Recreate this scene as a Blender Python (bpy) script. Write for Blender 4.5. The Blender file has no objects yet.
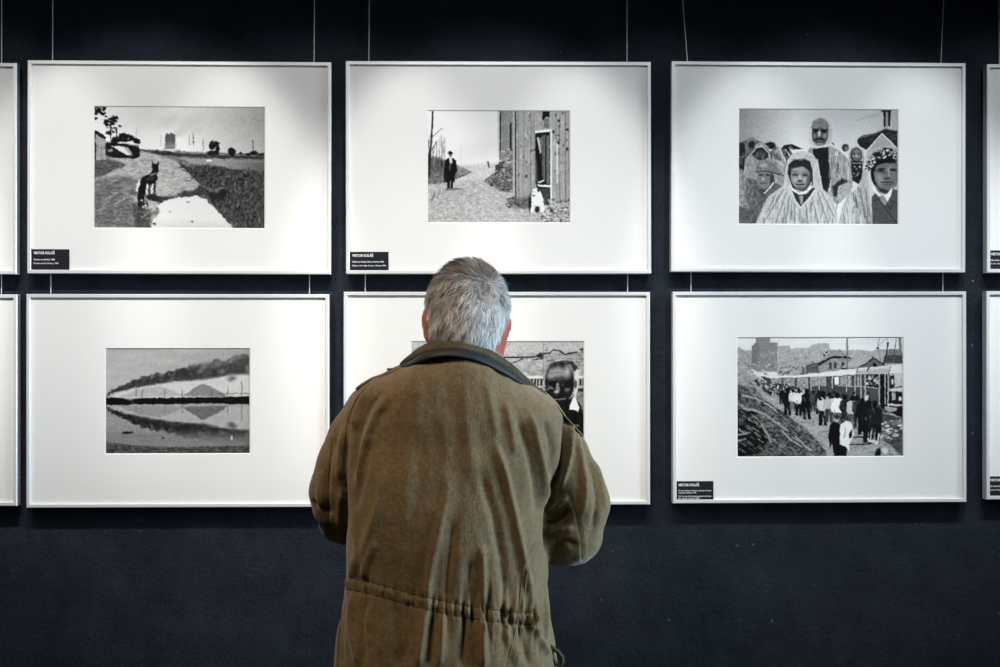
import bpy, math, random
import numpy as np
from mathutils import Vector
from mathutils.bvhtree import BVHTree

random.seed(7)
rng = np.random.default_rng(11)
scene = bpy.context.scene
COL = scene.collection

# ------------------------------------------------------------------ camera
CAM_D, CAM_Z, YAW, FPX = 3.60, 1.55, math.radians(1.5), 1500.0
CAM = np.array([-CAM_D * math.tan(YAW), -CAM_D, CAM_Z])
AX = np.array([math.sin(YAW), math.cos(YAW), 0.0])
RT = np.array([math.cos(YAW), -math.sin(YAW), 0.0])
cam_data = bpy.data.cameras.new('camera')
cam_data.sensor_width = 36.0
cam_data.lens = FPX / 1000.0 * 36.0
cam = bpy.data.objects.new('camera', cam_data)
cam.location = CAM
cam.rotation_euler = (math.pi / 2, 0, -YAW)
COL.objects.link(cam)
scene.camera = cam

# ------------------------------------------------------------------ world, lights, exposure
vs = scene.view_settings
vs.view_transform = 'Standard'
vs.look = 'None'
vs.exposure = 0.0
vs.gamma = 1.0
vs.use_curve_mapping = False

world = bpy.data.worlds.new('world')
scene.world = world
world.use_nodes = True
bg = world.node_tree.nodes['Background']
bg.inputs['Color'].default_value = (0.62, 0.78, 1.0, 1)
bg.inputs['Strength'].default_value = 0.05


def spot(name, loc, target, watts, angle, blend, color, size=0.05):
    l = bpy.data.lights.new(name, 'SPOT')
    l.energy = watts
    l.spot_size = math.radians(angle)
    l.spot_blend = blend
    l.color = color
    l.shadow_soft_size = size
    o = bpy.data.objects.new(name, l)
    o.location = loc
    d = Vector(target) - Vector(loc)
    o.rotation_euler = d.to_track_quat('-Z', 'Y').to_euler()
    COL.objects.link(o)
    return o


def area(name, loc, target, watts, sx, sy, color):
    l = bpy.data.lights.new(name, 'AREA')
    l.shape = 'RECTANGLE'
    l.size, l.size_y = sx, sy
    l.energy = watts
    l.color = color
    o = bpy.data.objects.new(name, l)
    o.location = loc
    d = Vector(target) - Vector(loc)
    o.rotation_euler = d.to_track_quat('-Z', 'Y').to_euler()
    COL.objects.link(o)
    return o


# gallery track spots over each column of pictures, dimmer ones added between as fill
for k in range(9):
    lx = -1.66 + 0.41 * k
    warm = min(1, max(0, (lx + 0.4) / 1.2))
    c = (1.0 - 0.06 * warm, 0.965 + 0.015 * warm, 0.92 + 0.08 * warm)
    main = k % 2 == 0
    w = (72 if main else 38) * (1.0 - 0.15 * warm)
    spot('track_spot', (lx, -1.30, 2.95), (lx, 0.0, 1.70), w, 35, 0.45, c, 0.03)
    spot('track_flood', (lx + 0.04, -1.34, 2.95), (lx, 0.0, 1.14), (28 if main else 26) * (1.0 - 0.12 * warm), 43, 0.9, c, 0.03)
# daylight from a window to the right behind the viewer, plus an added warm fill, high on the left
win = area('window_daylight', (2.5, -1.27, 1.65), (0.0, -0.75, 1.10), 18, 1.3, 1.6, (0.66, 0.86, 1.0))
win.data.spread = math.radians(50)
lamp = area('warm_fill', (-1.12, -1.65, 3.05), (-0.26, -0.75, 1.42), 3.1, 0.4, 0.4, (1.0, 0.76, 0.50))
lamp.data.spread = math.radians(50)


# ------------------------------------------------------------------ helpers
def W(px, py, Y):
    """point on the plane y = Y that the photograph shows at (px, py)"""
    d = AX * FPX + RT * (px - 500.0) + np.array([0, 0, 1.0]) * (333.5 - py)
    t = (Y - CAM[1]) / d[1]
    return CAM + d * t


def proj(P):
    r = np.asarray(P) - CAM
    dep = r @ AX
    return 500.0 + FPX * (r @ RT) / dep, 333.5 - FPX * r[..., 2] / dep


def link(name, me, mat=None, parent=None, smooth=False):
    o = bpy.data.objects.new(name, me)
    COL.objects.link(o)
    if mat is not None:
        me.materials.append(mat)
    if parent is not None:
        o.parent = parent
        pw = Vector((0, 0, 0))
        q = parent
        while q is not None:
            pw += q.location
            q = q.parent
        o.location = -pw if False else (0, 0, 0)
    if smooth and isinstance(me, bpy.types.Mesh):
        me.polygons.foreach_set('use_smooth', [True] * len(me.polygons))
    return o


def mesh(name, verts, faces):
    me = bpy.data.meshes.new(name)
    me.from_pydata([tuple(v) for v in verts], [], [tuple(f) for f in faces])
    me.update()
    return me


def fast_quads(name, V, Q):
    V = np.asarray(V, np.float32)
    Q = np.asarray(Q, np.int32)
    me = bpy.data.meshes.new(name)
    me.vertices.add(len(V))
    me.vertices.foreach_set('co', V.ravel())
    me.loops.add(Q.size)
    me.loops.foreach_set('vertex_index', Q.ravel())
    me.polygons.add(len(Q))
    me.polygons.foreach_set('loop_start', np.arange(0, Q.size, 4, dtype=np.int32))
    me.update(calc_edges=True)
    me.validate()
    return me


def point_color(me, rgb, name='Col'):
    a = me.color_attributes.new(name, 'FLOAT_COLOR', 'POINT')
    c = np.ones((len(me.vertices), 4), np.float32)
    c[:, :3] = rgb
    a.data.foreach_set('color', c.ravel())


class MB:
    def __init__(s):
        s.v, s.f = [], []

    def box(s, a, b):
        x0, y0, z0 = a
        x1, y1, z1 = b
        i = len(s.v)
        s.v += [(x0, y0, z0), (x1, y0, z0), (x1, y1, z0), (x0, y1, z0), (x0, y0, z1), (x1, y0, z1), (x1, y1, z1), (x0, y1, z1)]
        s.f += [(i + k for k in q) for q in ((0, 3, 2, 1), (4, 5, 6, 7), (0, 1, 5, 4), (1, 2, 6, 5), (2, 3, 7, 6), (3, 0, 4, 7))]
        s.f = [tuple(q) for q in s.f]

    def tube(s, pts, r, n=8, caps=True):
        pts = [Vector(p) for p in pts]
        rs = r if hasattr(r, '__len__') else [r] * len(pts)
        base = len(s.v)
        up = None
        for k, p in enumerate(pts):
            t = (pts[min(k + 1, len(pts) - 1)] - pts[max(k - 1, 0)]).normalized()
            if up is None:
                up = Vector((0, 0, 1)) if abs(t.z) < 0.9 else Vector((0, 1, 0))
            a = t.cross(up)
            if a.length < 1e-6:
                a = t.orthogonal()
            a.normalize()
            b = a.cross(t).normalized()
            up = b
            for j in range(n):
                an = 2 * math.pi * j / n
                s.v.append(tuple(p + (a * math.cos(an) + b * math.sin(an)) * rs[k]))
        for k in range(len(pts) - 1):
            for j in range(n):
                j2 = (j + 1) % n
                s.f.append((base + k * n + j, base + k * n + j2, base + (k + 1) * n + j2, base + (k + 1) * n + j))
        if caps:
            s.f.append(tuple(base + j for j in range(n))[::-1])
            s.f.append(tuple(base + (len(pts) - 1) * n + j for j in range(n)))

    def build(s, name, mat, parent=None, smooth=False):
        return link(name, mesh(name, s.v, s.f), mat, parent, smooth)


def material(name, color, rough=0.6, metal=0.0, spec=0.5):
    m = bpy.data.materials.new(name)
    m.use_nodes = True
    p = m.node_tree.nodes['Principled BSDF']
    p.inputs['Base Color'].default_value = (*color, 1)
    p.inputs['Roughness'].default_value = rough
    p.inputs['Metallic'].default_value = metal
    p.inputs['Specular IOR Level'].default_value = spec
    return m, m.node_tree, p


def nd(nt, kind, **kw):
    n = nt.nodes.new(kind)
    for k, v in kw.items():
        if k in n.inputs:
            n.inputs[k].default_value = v
        else:
            setattr(n, k, v)
    return n


def noise(nt, scale, detail=4, rough=0.5, coord='Object', mscale=None):
    tc = nd(nt, 'ShaderNodeTexCoord')
    n = nd(nt, 'ShaderNodeTexNoise')
    n.inputs['Scale'].default_value = scale
    n.inputs['Detail'].default_value = detail
    n.inputs['Roughness'].default_value = rough
    if mscale:
        mp = nd(nt, 'ShaderNodeMapping')
        mp.inputs['Scale'].default_value = mscale
        nt.links.new(tc.outputs[coord], mp.inputs['Vector'])
        nt.links.new(mp.outputs[0], n.inputs['Vector'])
    else:
        nt.links.new(tc.outputs[coord], n.inputs['Vector'])
    return n


def ramp(nt, src, stops):
    r = nd(nt, 'ShaderNodeValToRGB')
    e = r.color_ramp.elements
    e[0].position, e[0].color = stops[0][0], (*stops[0][1], 1)
    e[1].position, e[1].color = stops[-1][0], (*stops[-1][1], 1)
    for p, c in stops[1:-1]:
        k = e.new(p)
        k.color = (*c, 1)
    nt.links.new(src, r.inputs['Fac'])
    return r


def bump(nt, p, src, strength, dist):
    b = nd(nt, 'ShaderNodeBump')
    b.inputs['Strength'].default_value = strength
    b.inputs['Distance'].default_value = dist
    nt.links.new(src, b.inputs['Height'])
    nt.links.new(b.outputs[0], p.inputs['Normal'])
    return b


# ------------------------------------------------------------------ materials
# dark painted plaster wall with fine roller texture and pale specks of dust
M_wall, nt, p = material('dark_wall_paint', (0.010, 0.0115, 0.015), 0.7, 0, 0.06)
n1 = noise(nt, 9.0, 12, 0.78)
r1 = ramp(nt, n1.outputs['Fac'], [(0.3, (0.0085, 0.0110, 0.0165)), (0.7, (0.024, 0.0295, 0.040))])
n2 = noise(nt, 60, 2, 0.5)
r2 = ramp(nt, n2.outputs['Fac'], [(0.72, (0, 0, 0)), (0.79, (1, 1, 1))])
mx = nd(nt, 'ShaderNodeMix', data_type='RGBA')
nt.links.new(r2.outputs[0], mx.inputs['Factor'])
nt.links.new(r1.outputs[0], mx.inputs[6])
mx.inputs[7].default_value = (0.12, 0.13, 0.15, 1)
nt.links.new(mx.outputs[2], p.inputs['Base Color'])
n3 = noise(nt, 95, 5, 0.7)
bump(nt, p, n3.outputs['Fac'], 0.7, 0.005)

M_floor, nt, p = material('dark_floor', (0.045, 0.042, 0.04), 0.4)
n1 = noise(nt, 2.5, 5)
r1 = ramp(nt, n1.outputs['Fac'], [(0.3, (0.035, 0.033, 0.031)), (0.7, (0.06, 0.056, 0.052))])
nt.links.new(r1.outputs[0], p.inputs['Base Color'])
M_ceil, nt, p = material('dark_ceiling', (0.02, 0.02, 0.022), 0.8)
n1 = noise(nt, 80, 3)
bump(nt, p, n1.outputs['Fac'], 0.3, 0.003)

M_alu, nt, p = material('brushed_silver_frame', (0.80, 0.81, 0.82), 0.42, 0.35, 0.5)
n1 = noise(nt, 300, 2, 0.5, 'Object', (1, 1, 1))
r1 = ramp(nt, n1.outputs['Fac'], [(0.3, (0.76, 0.77, 0.79)), (0.7, (0.84, 0.85, 0.86))])
nt.links.new(r1.outputs[0], p.inputs['Base Color'])

M_mat, nt, p = material('white_passepartout', (0.84, 0.84, 0.83), 0.9, 0, 0.1)
n1 = noise(nt, 400, 3)
bump(nt, p, n1.outputs['Fac'], 0.08, 0.0006)

M_print, nt, p = material('monochrome_print', (0.5, 0.5, 0.5), 0.65, 0, 0.1)
a = nd(nt, 'ShaderNodeVertexColor')
a.layer_name = 'Col'
nt.links.new(a.outputs['Color'], p.inputs['Base Color'])

M_back, nt, p = material('backing_board', (0.25, 0.21, 0.17), 0.9)
noise(nt, 50)

M_label, nt, p = material('caption_card_black', (0.015, 0.016, 0.021), 0.7, 0, 0.1)
n1 = noise(nt, 200)
bump(nt, p, n1.outputs['Fac'], 0.05, 0.0005)
M_ink, nt, p = material('caption_white_ink', (0.85, 0.85, 0.85), 0.7)

M_wire, nt, p = material('steel_hanging_wire', (0.62, 0.64, 0.66), 0.45, 0.3)

M_glass = bpy.data.materials.new('picture_glass')
M_glass.use_nodes = True
nt = M_glass.node_tree
nt.nodes.clear()
out = nd(nt, 'ShaderNodeOutputMaterial')
tr = nd(nt, 'ShaderNodeBsdfTransparent')
gl = nd(nt, 'ShaderNodeBsdfGlossy')
gl.inputs['Roughness'].default_value = 0.02
fr = nd(nt, 'ShaderNodeFresnel')
ge = nd(nt, 'ShaderNodeNewGeometry')
ior = nd(nt, 'ShaderNodeMix')
ior.inputs[2].default_value = 1.35
ior.inputs[3].default_value = 1 / 1.35
nt.links.new(ge.outputs['Backfacing'], ior.inputs[0])
nt.links.new(ior.outputs[0], fr.inputs['IOR'])
ms = nd(nt, 'ShaderNodeMixShader')
nt.links.new(fr.outputs[0], ms.inputs[0])
nt.links.new(tr.outputs[0], ms.inputs[1])
nt.links.new(gl.outputs[0], ms.inputs[2])
nt.links.new(ms.outputs[0], out.inputs[0])

# washed olive cotton
M_jacket, nt, p = material('olive_cotton', (0.10, 0.078, 0.045), 0.82, 0, 0.25)
n1 = noise(nt, 5.0, 6, 0.6)
r1 = ramp(nt, n1.outputs['Fac'], [(0.25, (0.105, 0.072, 0.033)), (0.5, (0.130, 0.092, 0.044)), (0.8, (0.165, 0.122, 0.066))])
n4 = noise(nt, 120, 6, 0.75)
r4 = ramp(nt, n4.outputs['Fac'], [(0.3, (0.62, 0.62, 0.62)), (0.7, (1.35, 1.35, 1.35))])
mj = nd(nt, 'ShaderNodeMix', data_type='RGBA', blend_type='MULTIPLY')
mj.inputs['Factor'].default_value = 1.0
nt.links.new(r1.outputs[0], mj.inputs[6])
nt.links.new(r4.outputs[0], mj.inputs[7])
nt.links.new(mj.outputs[2], p.inputs['Base Color'])
n2 = noise(nt, 230, 4, 0.7)
n3 = noise(nt, 40, 4, 0.6, 'Object', (1, 1, 0.35))
ad = nd(nt, 'ShaderNodeMath', operation='MULTIPLY_ADD')
ad.inputs[1].default_value = 0.35
nt.links.new(n2.outputs['Fac'], ad.inputs[0])
nt.links.new(n3.outputs['Fac'], ad.inputs[2])
bump(nt, p, ad.outputs[0], 0.7, 0.005)
p.inputs['Sheen Weight'].default_value = 0.25
p.inputs['Sheen Roughness'].default_value = 0.5

M_collar, nt, p = material('dark_olive_corduroy', (0.05, 0.043, 0.026), 0.85, 0, 0.2)
n1 = noise(nt, 60, 4)
r1 = ramp(nt, n1.outputs['Fac'], [(0.3, (0.036, 0.032, 0.020)), (0.7, (0.070, 0.060, 0.038))])
nt.links.new(r1.outputs[0], p.inputs['Base Color'])
bump(nt, p, n1.outputs['Fac'], 0.4, 0.003)
M_band, nt, p = material('black_collar_lining', (0.011, 0.014, 0.016), 0.6, 0, 0.3)
n1 = noise(nt, 90, 4)
bump(nt, p, n1.outputs['Fac'], 0.3, 0.002)
M_thread, nt, p = material('dark_stitching', (0.045, 0.034, 0.018), 0.9)
M_pale_thread, nt, p = material('pale_stitching', (0.24, 0.21, 0.14), 0.9)
M_button, nt, p = material('dark_button', (0.03, 0.025, 0.018), 0.4)
M_trouser, nt, p = material('charcoal_trousers', (0.02, 0.021, 0.025), 0.85)
n1 = noise(nt, 200)
bump(nt, p, n1.outputs['Fac'], 0.3, 0.002)
M_shoe, nt, p = material('black_leather', (0.015, 0.013, 0.012), 0.4)
M_eye, nt, p = material('eye_white', (0.7, 0.68, 0.66), 0.3)

M_skin, nt, p = material('skin', (0.5, 0.25, 0.18), 0.5)
a = nd(nt, 'ShaderNodeVertexColor')
a.layer_name = 'Col'
nt.links.new(a.outputs['Color'], p.inputs['Base Color'])
p.inputs['Subsurface Weight'].default_value = 0.12
p.inputs['Subsurface Radius'].default_value = (0.012, 0.004, 0.002)
n1 = noise(nt, 250, 3)
bump(nt, p, n1.outputs['Fac'], 0.15, 0.001)

M_hair, nt, p = material('grey_hair', (0.5, 0.5, 0.5), 0.42, 0, 0.35)
a = nd(nt, 'ShaderNodeAttribute')
a.attribute_name = 'tone'
r1 = ramp(nt, a.outputs['Fac'], [(0.0, (0.035, 0.033, 0.032)), (0.5, (0.30, 0.29, 0.28)), (1.0, (0.84, 0.83, 0.83))])
nt.links.new(r1.outputs[0], p.inputs['Base Color'])

# ------------------------------------------------------------------ room shell
def plane_obj(name, mat, x0, x1, y0, y1, z0, z1):
    m = MB()
    m.box((x0, y0, z0), (x1, y1, z1))
    o = m.build(name, mat)
    o['kind'] = 'structure'
    return o


plane_obj('wall_back', M_wall, -4.5, 4.5, 0.0, 0.15, 0.0, 3.2)
plane_obj('floor', M_floor, -4.5, 4.5, -6.0, 0.15, -0.1, 0.0)
plane_obj('ceiling', M_ceil, -4.5, 4.5, -6.0, 0.15, 3.2, 3.3)


# ------------------------------------------------------------------ the monochrome prints, painted as tone values
def vnoise(H, Wd, cx, cy, seed):
    """smooth value noise with cells of cx by cy samples"""
    r = np.random.default_rng(seed)
    gh, gw = int(H / cy) + 3, int(Wd / cx) + 3
    g = r.random((gh, gw)).astype(np.float32)
    y = np.arange(H) / cy
    x = np.arange(Wd) / cx
    yi, xi = y.astype(int), x.astype(int)
    fy, fx = (y - yi)[:, None], (x - xi)[None, :]
    fy, fx = fy * fy * (3 - 2 * fy), fx * fx * (3 - 2 * fx)
    a = g[yi][:, xi] * (1 - fx) + g[yi][:, xi + 1] * fx
    b = g[yi + 1][:, xi] * (1 - fx) + g[yi + 1][:, xi + 1] * fx
    return a * (1 - fy) + b * fy


class Paint:
    S = 2.0
    warp = 0.0

    def __init__(s, x0, y0, x1, y1, base, seed=1):
        s.x0, s.y0, s.x1, s.y1 = x0, y0, x1, y1
        s.w, s.h = int((x1 - x0) * s.S), int((y1 - y0) * s.S)
        s.g = np.full((s.h, s.w), base, np.float32)
        s.X = x0 + (np.arange(s.w) + 0.5)[None, :] / s.S + np.zeros((s.h, 1))
        s.Y = y0 + (np.arange(s.h) + 0.5)[:, None] / s.S + np.zeros((1, s.w))
        s.r = np.random.default_rng(seed)
        s.seed = seed * 100

    def fbm(s, cx, cy, oct=3):
        s.seed += 7
        o, a, t = 0, 1.0, 0
        for k in range(oct):
            o = o + a * vnoise(s.h, s.w, max(cx * s.S / 2 ** k, 1.01), max(cy * s.S / 2 ** k, 1.01), s.seed + k)
            t += a
            a *= 0.6
        return (o / t - 0.5) * 2

    def put(s, al, v, tex=0, cx=2, cy=2):
        if tex:
            v = v + tex * s.fbm(cx, cy)
        s.g = s.g * (1 - al) + al * v

    def mask_poly(s, pts, soft=0.0):
        P = np.array(pts, float)
        X, Y = s.X, s.Y
        inside = np.zeros(X.shape, bool)
        d = np.full(X.shape, 1e9)
        n = len(P)
        for i in range(n):
            x0, y0 = P[i]
            x1, y1 = P[(i + 1) % n]
            c = (y0 > Y) != (y1 > Y)
            if y0 != y1:
                inside ^= c & (X < (x1 - x0) * (Y - y0) / (y1 - y0) + x0)
            L = (x1 - x0) ** 2 + (y1 - y0) ** 2 + 1e-9
            t = np.clip(((X - x0) * (x1 - x0) + (Y - y0) * (y1 - y0)) / L, 0, 1)
            d = np.minimum(d, np.hypot(X - x0 - t * (x1 - x0), Y - y0 - t * (y1 - y0)))
        sd = np.where(inside, d, -d)
        w = max(soft, 0.5 / s.S)
        return np.clip(0.5 + sd / (2 * w), 0, 1)

    def poly(s, pts, v, soft=0, tex=0, cx=2, cy=2, a=1.0):
        s.put(s.mask_poly(pts, soft) * a, v, tex, cx, cy)

    def line(s, pts, w, v, a=1.0):
        for (x0, y0), (x1, y1) in zip(pts[:-1], pts[1:]):
            L = (x1 - x0) ** 2 + (y1 - y0) ** 2 + 1e-9
            t = np.clip(((s.X - x0) * (x1 - x0) + (s.Y - y0) * (y1 - y0)) / L, 0, 1)
            d = np.hypot(s.X - x0 - t * (x1 - x0), s.Y - y0 - t * (y1 - y0))
            s.put(np.clip(0.5 + (w / 2 - d) * s.S, 0, 1) * a * min(1, w * s.S), v)

    def ell(s, cx, cy, rx, ry, v, soft=0.0, rot=0, a=1.0, tex=0):
        c, q = math.cos(math.radians(rot)), math.sin(math.radians(rot))
        dx, dy = s.X - cx, s.Y - cy
        u, w = (dx * c + dy * q) / rx, (-dx * q + dy * c) / ry
        d = (1 - np.sqrt(u * u + w * w)) * min(rx, ry)
        k = max(soft, 0.5 / s.S)
        s.put(np.clip(0.5 + d / (2 * k), 0, 1) * a, v, tex)

    def blobs(s, n, box, rx, ry, vals, soft=0.4, a=1.0, mask=None, rot=0):
        for _ in range(n):
            x, y = s.r.uniform(box[0], box[2]), s.r.uniform(box[1], box[3])
            if mask is not None:
                i, j = int((y - s.y0) * s.S), int((x - s.x0) * s.S)
                if not (0 <= i < s.h and 0 <= j < s.w) or mask[i, j] < 0.5:
                    continue
            q = s.r.uniform(0.6, 1.3)
            s.ell(x, y, rx * q, ry * q, s.r.uniform(*vals), soft, rot + s.r.uniform(-25, 25), a)

    def strokes(s, n, box, dx, dy, w, vals, mask=None, a=0.8):
        for _ in range(n):
            x, y = s.r.uniform(box[0], box[2]), s.r.uniform(box[1], box[3])
            if mask is not None:
                i, j = int((y - s.y0) * s.S), int((x - s.x0) * s.S)
                if not (0 <= i < s.h and 0 <= j < s.w) or mask[i, j] < 0.5:
                    continue
            k = s.r.uniform(0.5, 1.3)
            s.line([(x, y), (x + dx * k + s.r.uniform(-.6, .6), y + dy * k)], w, s.r.uniform(*vals), a)

    def grade(s, mask, x0, v0, x1, v1, vertical=False):
        c = s.Y if vertical else s.X
        t = np.clip((c - x0) / (x1 - x0), 0, 1)
        s.put(mask, v0 + (v1 - v0) * t)

    def linear(s):
        if s.warp:      # frayed, natural outlines
            iy, ix = np.mgrid[0:s.h, 0:s.w]
            k = s.warp * s.S
            fy = np.clip(np.rint(iy + k * s.fbm(3.0, 2.2, 3)), 0, s.h - 1).astype(int)
            fx = np.clip(np.rint(ix + k * s.fbm(3.0, 2.2, 3)), 0, s.w - 1).astype(int)
            s.g = s.g[fy, fx]
        g = s.g + 0.06 * s.fbm(1.3, 1.3, 2) * np.clip(4 * s.g * (1 - s.g), 0.2, 1)
        g = np.clip(0.5 + (g - 0.5) * 1.08, 0.02, 0.985)
        return np.where(g <= 0.04045, g / 12.92, ((g + 0.055) / 1.055) ** 2.4) * 0.92


def print_dog_on_track():
    p = Paint(94.5, 107, 264.5, 228, 0.86, 1)
    p.grade(np.ones_like(p.g), 175, 0.90, 268, 0.58)
    p.g += 0.10 * np.clip((p.Y - 120) / 35, 0, 1)
    for x, y, r in ((186, 128, 9), (178, 134, 6), (172, 121, 10), (192, 121, 8), (197, 131, 5)):
        p.ell(x, y, r, r * 0.5, 0.72, r * 0.5, -20, 0.45)
    # far works, tower and chimneys
    p.poly([(165, 149), (165.3, 134), (168, 134.5), (171, 133), (175.3, 135.5), (175, 149)], 0.36, 0.3, 0.08, 1, 8)
    p.poly([(164, 143), (176, 143), (176, 150), (164, 150)], 0.7, 2.5, a=0.6)
    for x, y0, y1, v, w in ((189, 136, 145, .62, 1.3), (193, 134, 145, .5, 1.3), (202.7, 139, 151, .45, .8), (252, 141, 151, .33, 1.2),
                            (161, 136, 146, .78, .8), (136.5, 128, 135, .75, .7)):
        p.line([(x, y0), (x, y1)], w, v)
    # fields
    p.poly([(140, 149), (180, 151.5), (264.5, 154), (264.5, 228), (94, 228), (94, 150)], 0.50, 0.5, 0.14, 5, 1)
    p.poly([(140, 150), (178, 152), (264.5, 154), (264.5, 159), (215, 158), (170, 156), (150, 154)], 0.22, 0.6, 0.12, 3, 1)
    p.poly([(170, 151), (200, 152.5), (264, 155), (264, 156), (200, 154.2), (172, 152.6)], 0.6, 0.3, a=0.7)
    p.poly([(180, 158), (264.5, 160.5), (264.5, 170), (215, 166), (190, 163)], 0.62, 0.5, 0.08, 8, 1)
    p.grade(p.mask_poly([(225, 160), (264.5, 161), (264.5, 173), (225, 168)], 3) * 0.8, 220, 0.6, 264, 0.3)
    # clumps of trees
    for x, y, rx, ry in ((215, 144, 3.8, 3.0), (211.5, 146, 3.2, 3.6), (217, 149, 2.2, 4.6), (211, 152.6, 4.2, 2.0), (216, 153, 3, 2),
                         (231, 151.4, 3.9, 4.1), (240, 153.3, 1.8, 1.3), (253, 152.6, 3.6, 2.0), (248, 154, 3, 1.2), (261, 154, 5, 1.5)):
        p.ell(x, y, rx, ry, 0.07, 0.5)
    p.blobs(14, (209, 142, 219, 153), 1.0, 1.0, (0.05, 0.15))
    p.ell(214.5, 148.5, 0.8, 1.6, 0.7, 0.4)
    p.ell(208.7, 160.3, 2.4, 1.1, 0.95, 0.4)
    # pale track
    p.poly([(143, 152), (152, 153), (172, 160), (196, 172), (206, 186), (190, 198), (160, 206), (130, 228), (94, 228), (94, 180),
            (112, 172), (125, 164), (112, 160), (100, 161)], 0.70, 1.2, 0.16, 3, 1.4)
    p.poly([(94, 160), (108, 159), (120, 162), (128, 165), (115, 170), (103, 176), (94, 178)], 0.36, 1.0, 0.18, 2, 1)
    p.poly([(94, 181), (118, 176), (142, 178), (138, 195), (120, 205), (94, 206)], 0.47, 2.5, 0.20, 5, 1.4)
    p.poly([(94, 200), (130, 198), (150, 210), (150, 228), (94, 228)], 0.46, 3, 0.18, 3, 1.5)
    p.strokes(60, (96, 178, 140, 226), 7, -2.2, 0.8, (0.25, 0.75), a=0.5)
    p.poly([(134, 205), (144, 205), (152, 214), (150, 228), (136, 228)], 0.30, 2, 0.16, 2, 2)
    p.strokes(18, (140, 205, 156, 226), 5, -2, 0.7, (0.3, 0.95), a=0.8)
    p.strokes(120, (100, 160, 200, 205), 5, -1.6, 0.8, (0.35, 0.95), p.mask_poly([(143, 152), (196, 172), (206, 186), (160, 200), (96, 206), (96, 182), (125, 165)]), 0.5)
    p.blobs(60, (135, 150, 215, 195), 2.2, 0.8, (0.3, 0.9), 0.6, 0.5)
    p.strokes(60, (170, 158, 215, 180), 5, 2.6, 0.9, (0.1, 0.35), p.mask_poly([(165, 156), (178, 156), (214, 184), (200, 186)]), 0.6)
    # meadow on the right
    m = p.mask_poly([(178, 162), (186, 167), (205, 164), (228, 168), (264.5, 171), (264.5, 228), (234, 228), (222, 216), (212, 204),
                     (203, 196), (192, 191), (200, 184), (190, 175)], 0.8)
    p.put(m, 0.27, 0.22, 1.2, 2.2)
    p.strokes(330, (180, 163, 264, 228), 0.6, -3.2, 0.7, (0.12, 0.62), m, 0.7)
    p.blobs(70, (180, 163, 262, 200), 2.2, 0.9, (0.08, 0.2), 0.5, 0.7, m)
    p.poly([(207, 193), (224, 190), (224, 199), (210, 199)], 0.10, 1.5, a=0.7)
    p.poly([(188, 180), (206, 188), (216, 192), (223, 188), (221, 186), (214, 190), (203, 185)], 0.55, 0.8, a=0.7)
    # puddle
    p.poly([(150, 196), (176, 196), (184, 190), (205, 192), (196, 199), (160, 204)], 0.24, 1.6, 0.14, 2, 1)
    p.poly([(158, 204.5), (166, 200), (174, 197.5), (184, 196.5), (197, 195.5), (205, 198.5), (212, 205), (221, 215), (234, 228.5), (152, 228.5),
            (154, 219), (160, 212)], 0.90, 0.6)
    p.grade(p.mask_poly([(153, 215), (230, 222), (234, 229), (152, 229)], 3) * 0.6, 214, 0.93, 229, 0.76, True)
    for x, y in ((188, 201), (192, 221), (170, 211), (155, 222.5), (154.3, 224)):
        p.ell(x, y, 1.2, 0.7, 0.12 if x < 160 or y > 215 else 0.4, 0.3)
    p.strokes(26, (206, 197, 233, 227), 1.5, 1.5, 0.9, (0.1, 0.3), p.mask_poly([(203, 196), (208, 196), (236, 228), (230, 228)]))
    # shed, bush and tarpaulin at the left edge
    p.poly([(94, 131), (99, 131.5), (107, 138.5), (106.3, 160), (94, 160)], 0.68, 0.3, 0.12, 1, 6)
    p.poly([(94, 131), (98, 131), (107, 137.5), (106.5, 140), (96, 134.5), (94, 136)], 0.08, 0.3)
    p.poly([(94, 132), (96.5, 134), (97, 160), (94, 160)], 0.13, 0.5)
    p.line([(96, 148), (106, 148)], 0.6, 0.45)
    for x in (99, 102):
        p.line([(x, 136), (x, 158)], 0.5, 0.5)
    p.poly([(106, 143), (120, 144), (139, 146), (141, 156), (136, 159), (112, 158), (106, 154)], 0.10, 0.5, 0.08)
    p.poly([(112, 147), (125.5, 147), (129, 152), (131, 155.5), (126, 155)], 0.92, 0.4)
    p.poly([(124, 147.5), (130, 148), (134, 156), (129, 154)], 0.7, 0.4)
    p.ell(111, 151, 3, 1.5, 0.6, 0.5, 20)
    p.poly([(128, 148), (138, 146), (140, 157), (134, 156.5)], 0.09, 0.4, 0.05)
    for x, y, rx, ry, q in ((118, 139.5, 4.8, 3, 0), (124, 136.5, 5, 2.6, 10), (131, 138, 5, 2.6, 20), (137, 141.5, 4.2, 2.6, 35), (115, 143, 3, 4, 0), (126, 141, 5, 2, 0)):
        p.ell(x, y, rx, ry, 0.06, 0.5, q)
    p.blobs(5, (116, 138, 134, 142), 0.9, 0.7, (0.6, 0.8), 0.4, 0.6)
    p.line([(111.8, 118), (111.2, 130), (112, 145)], 0.9, 0.15)
    p.blobs(34, (105, 117, 121, 127), 1.5, 0.9, (0.04, 0.12))
    p.blobs(22, (106, 128, 117, 136), 1.2, 0.8, (0.05, 0.2))
    p.blobs(26, (94, 107, 105, 115), 1.6, 1.2, (0.03, 0.12))
    p.blobs(6, (94, 114, 98, 120), 1.3, 1.2, (0.05, 0.15))
    # alsatian seen from behind
    p.poly([(144, 182), (156, 180), (155.5, 195), (144, 197)], 0.55, 0.8, 0.2, 1, 2)
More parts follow.
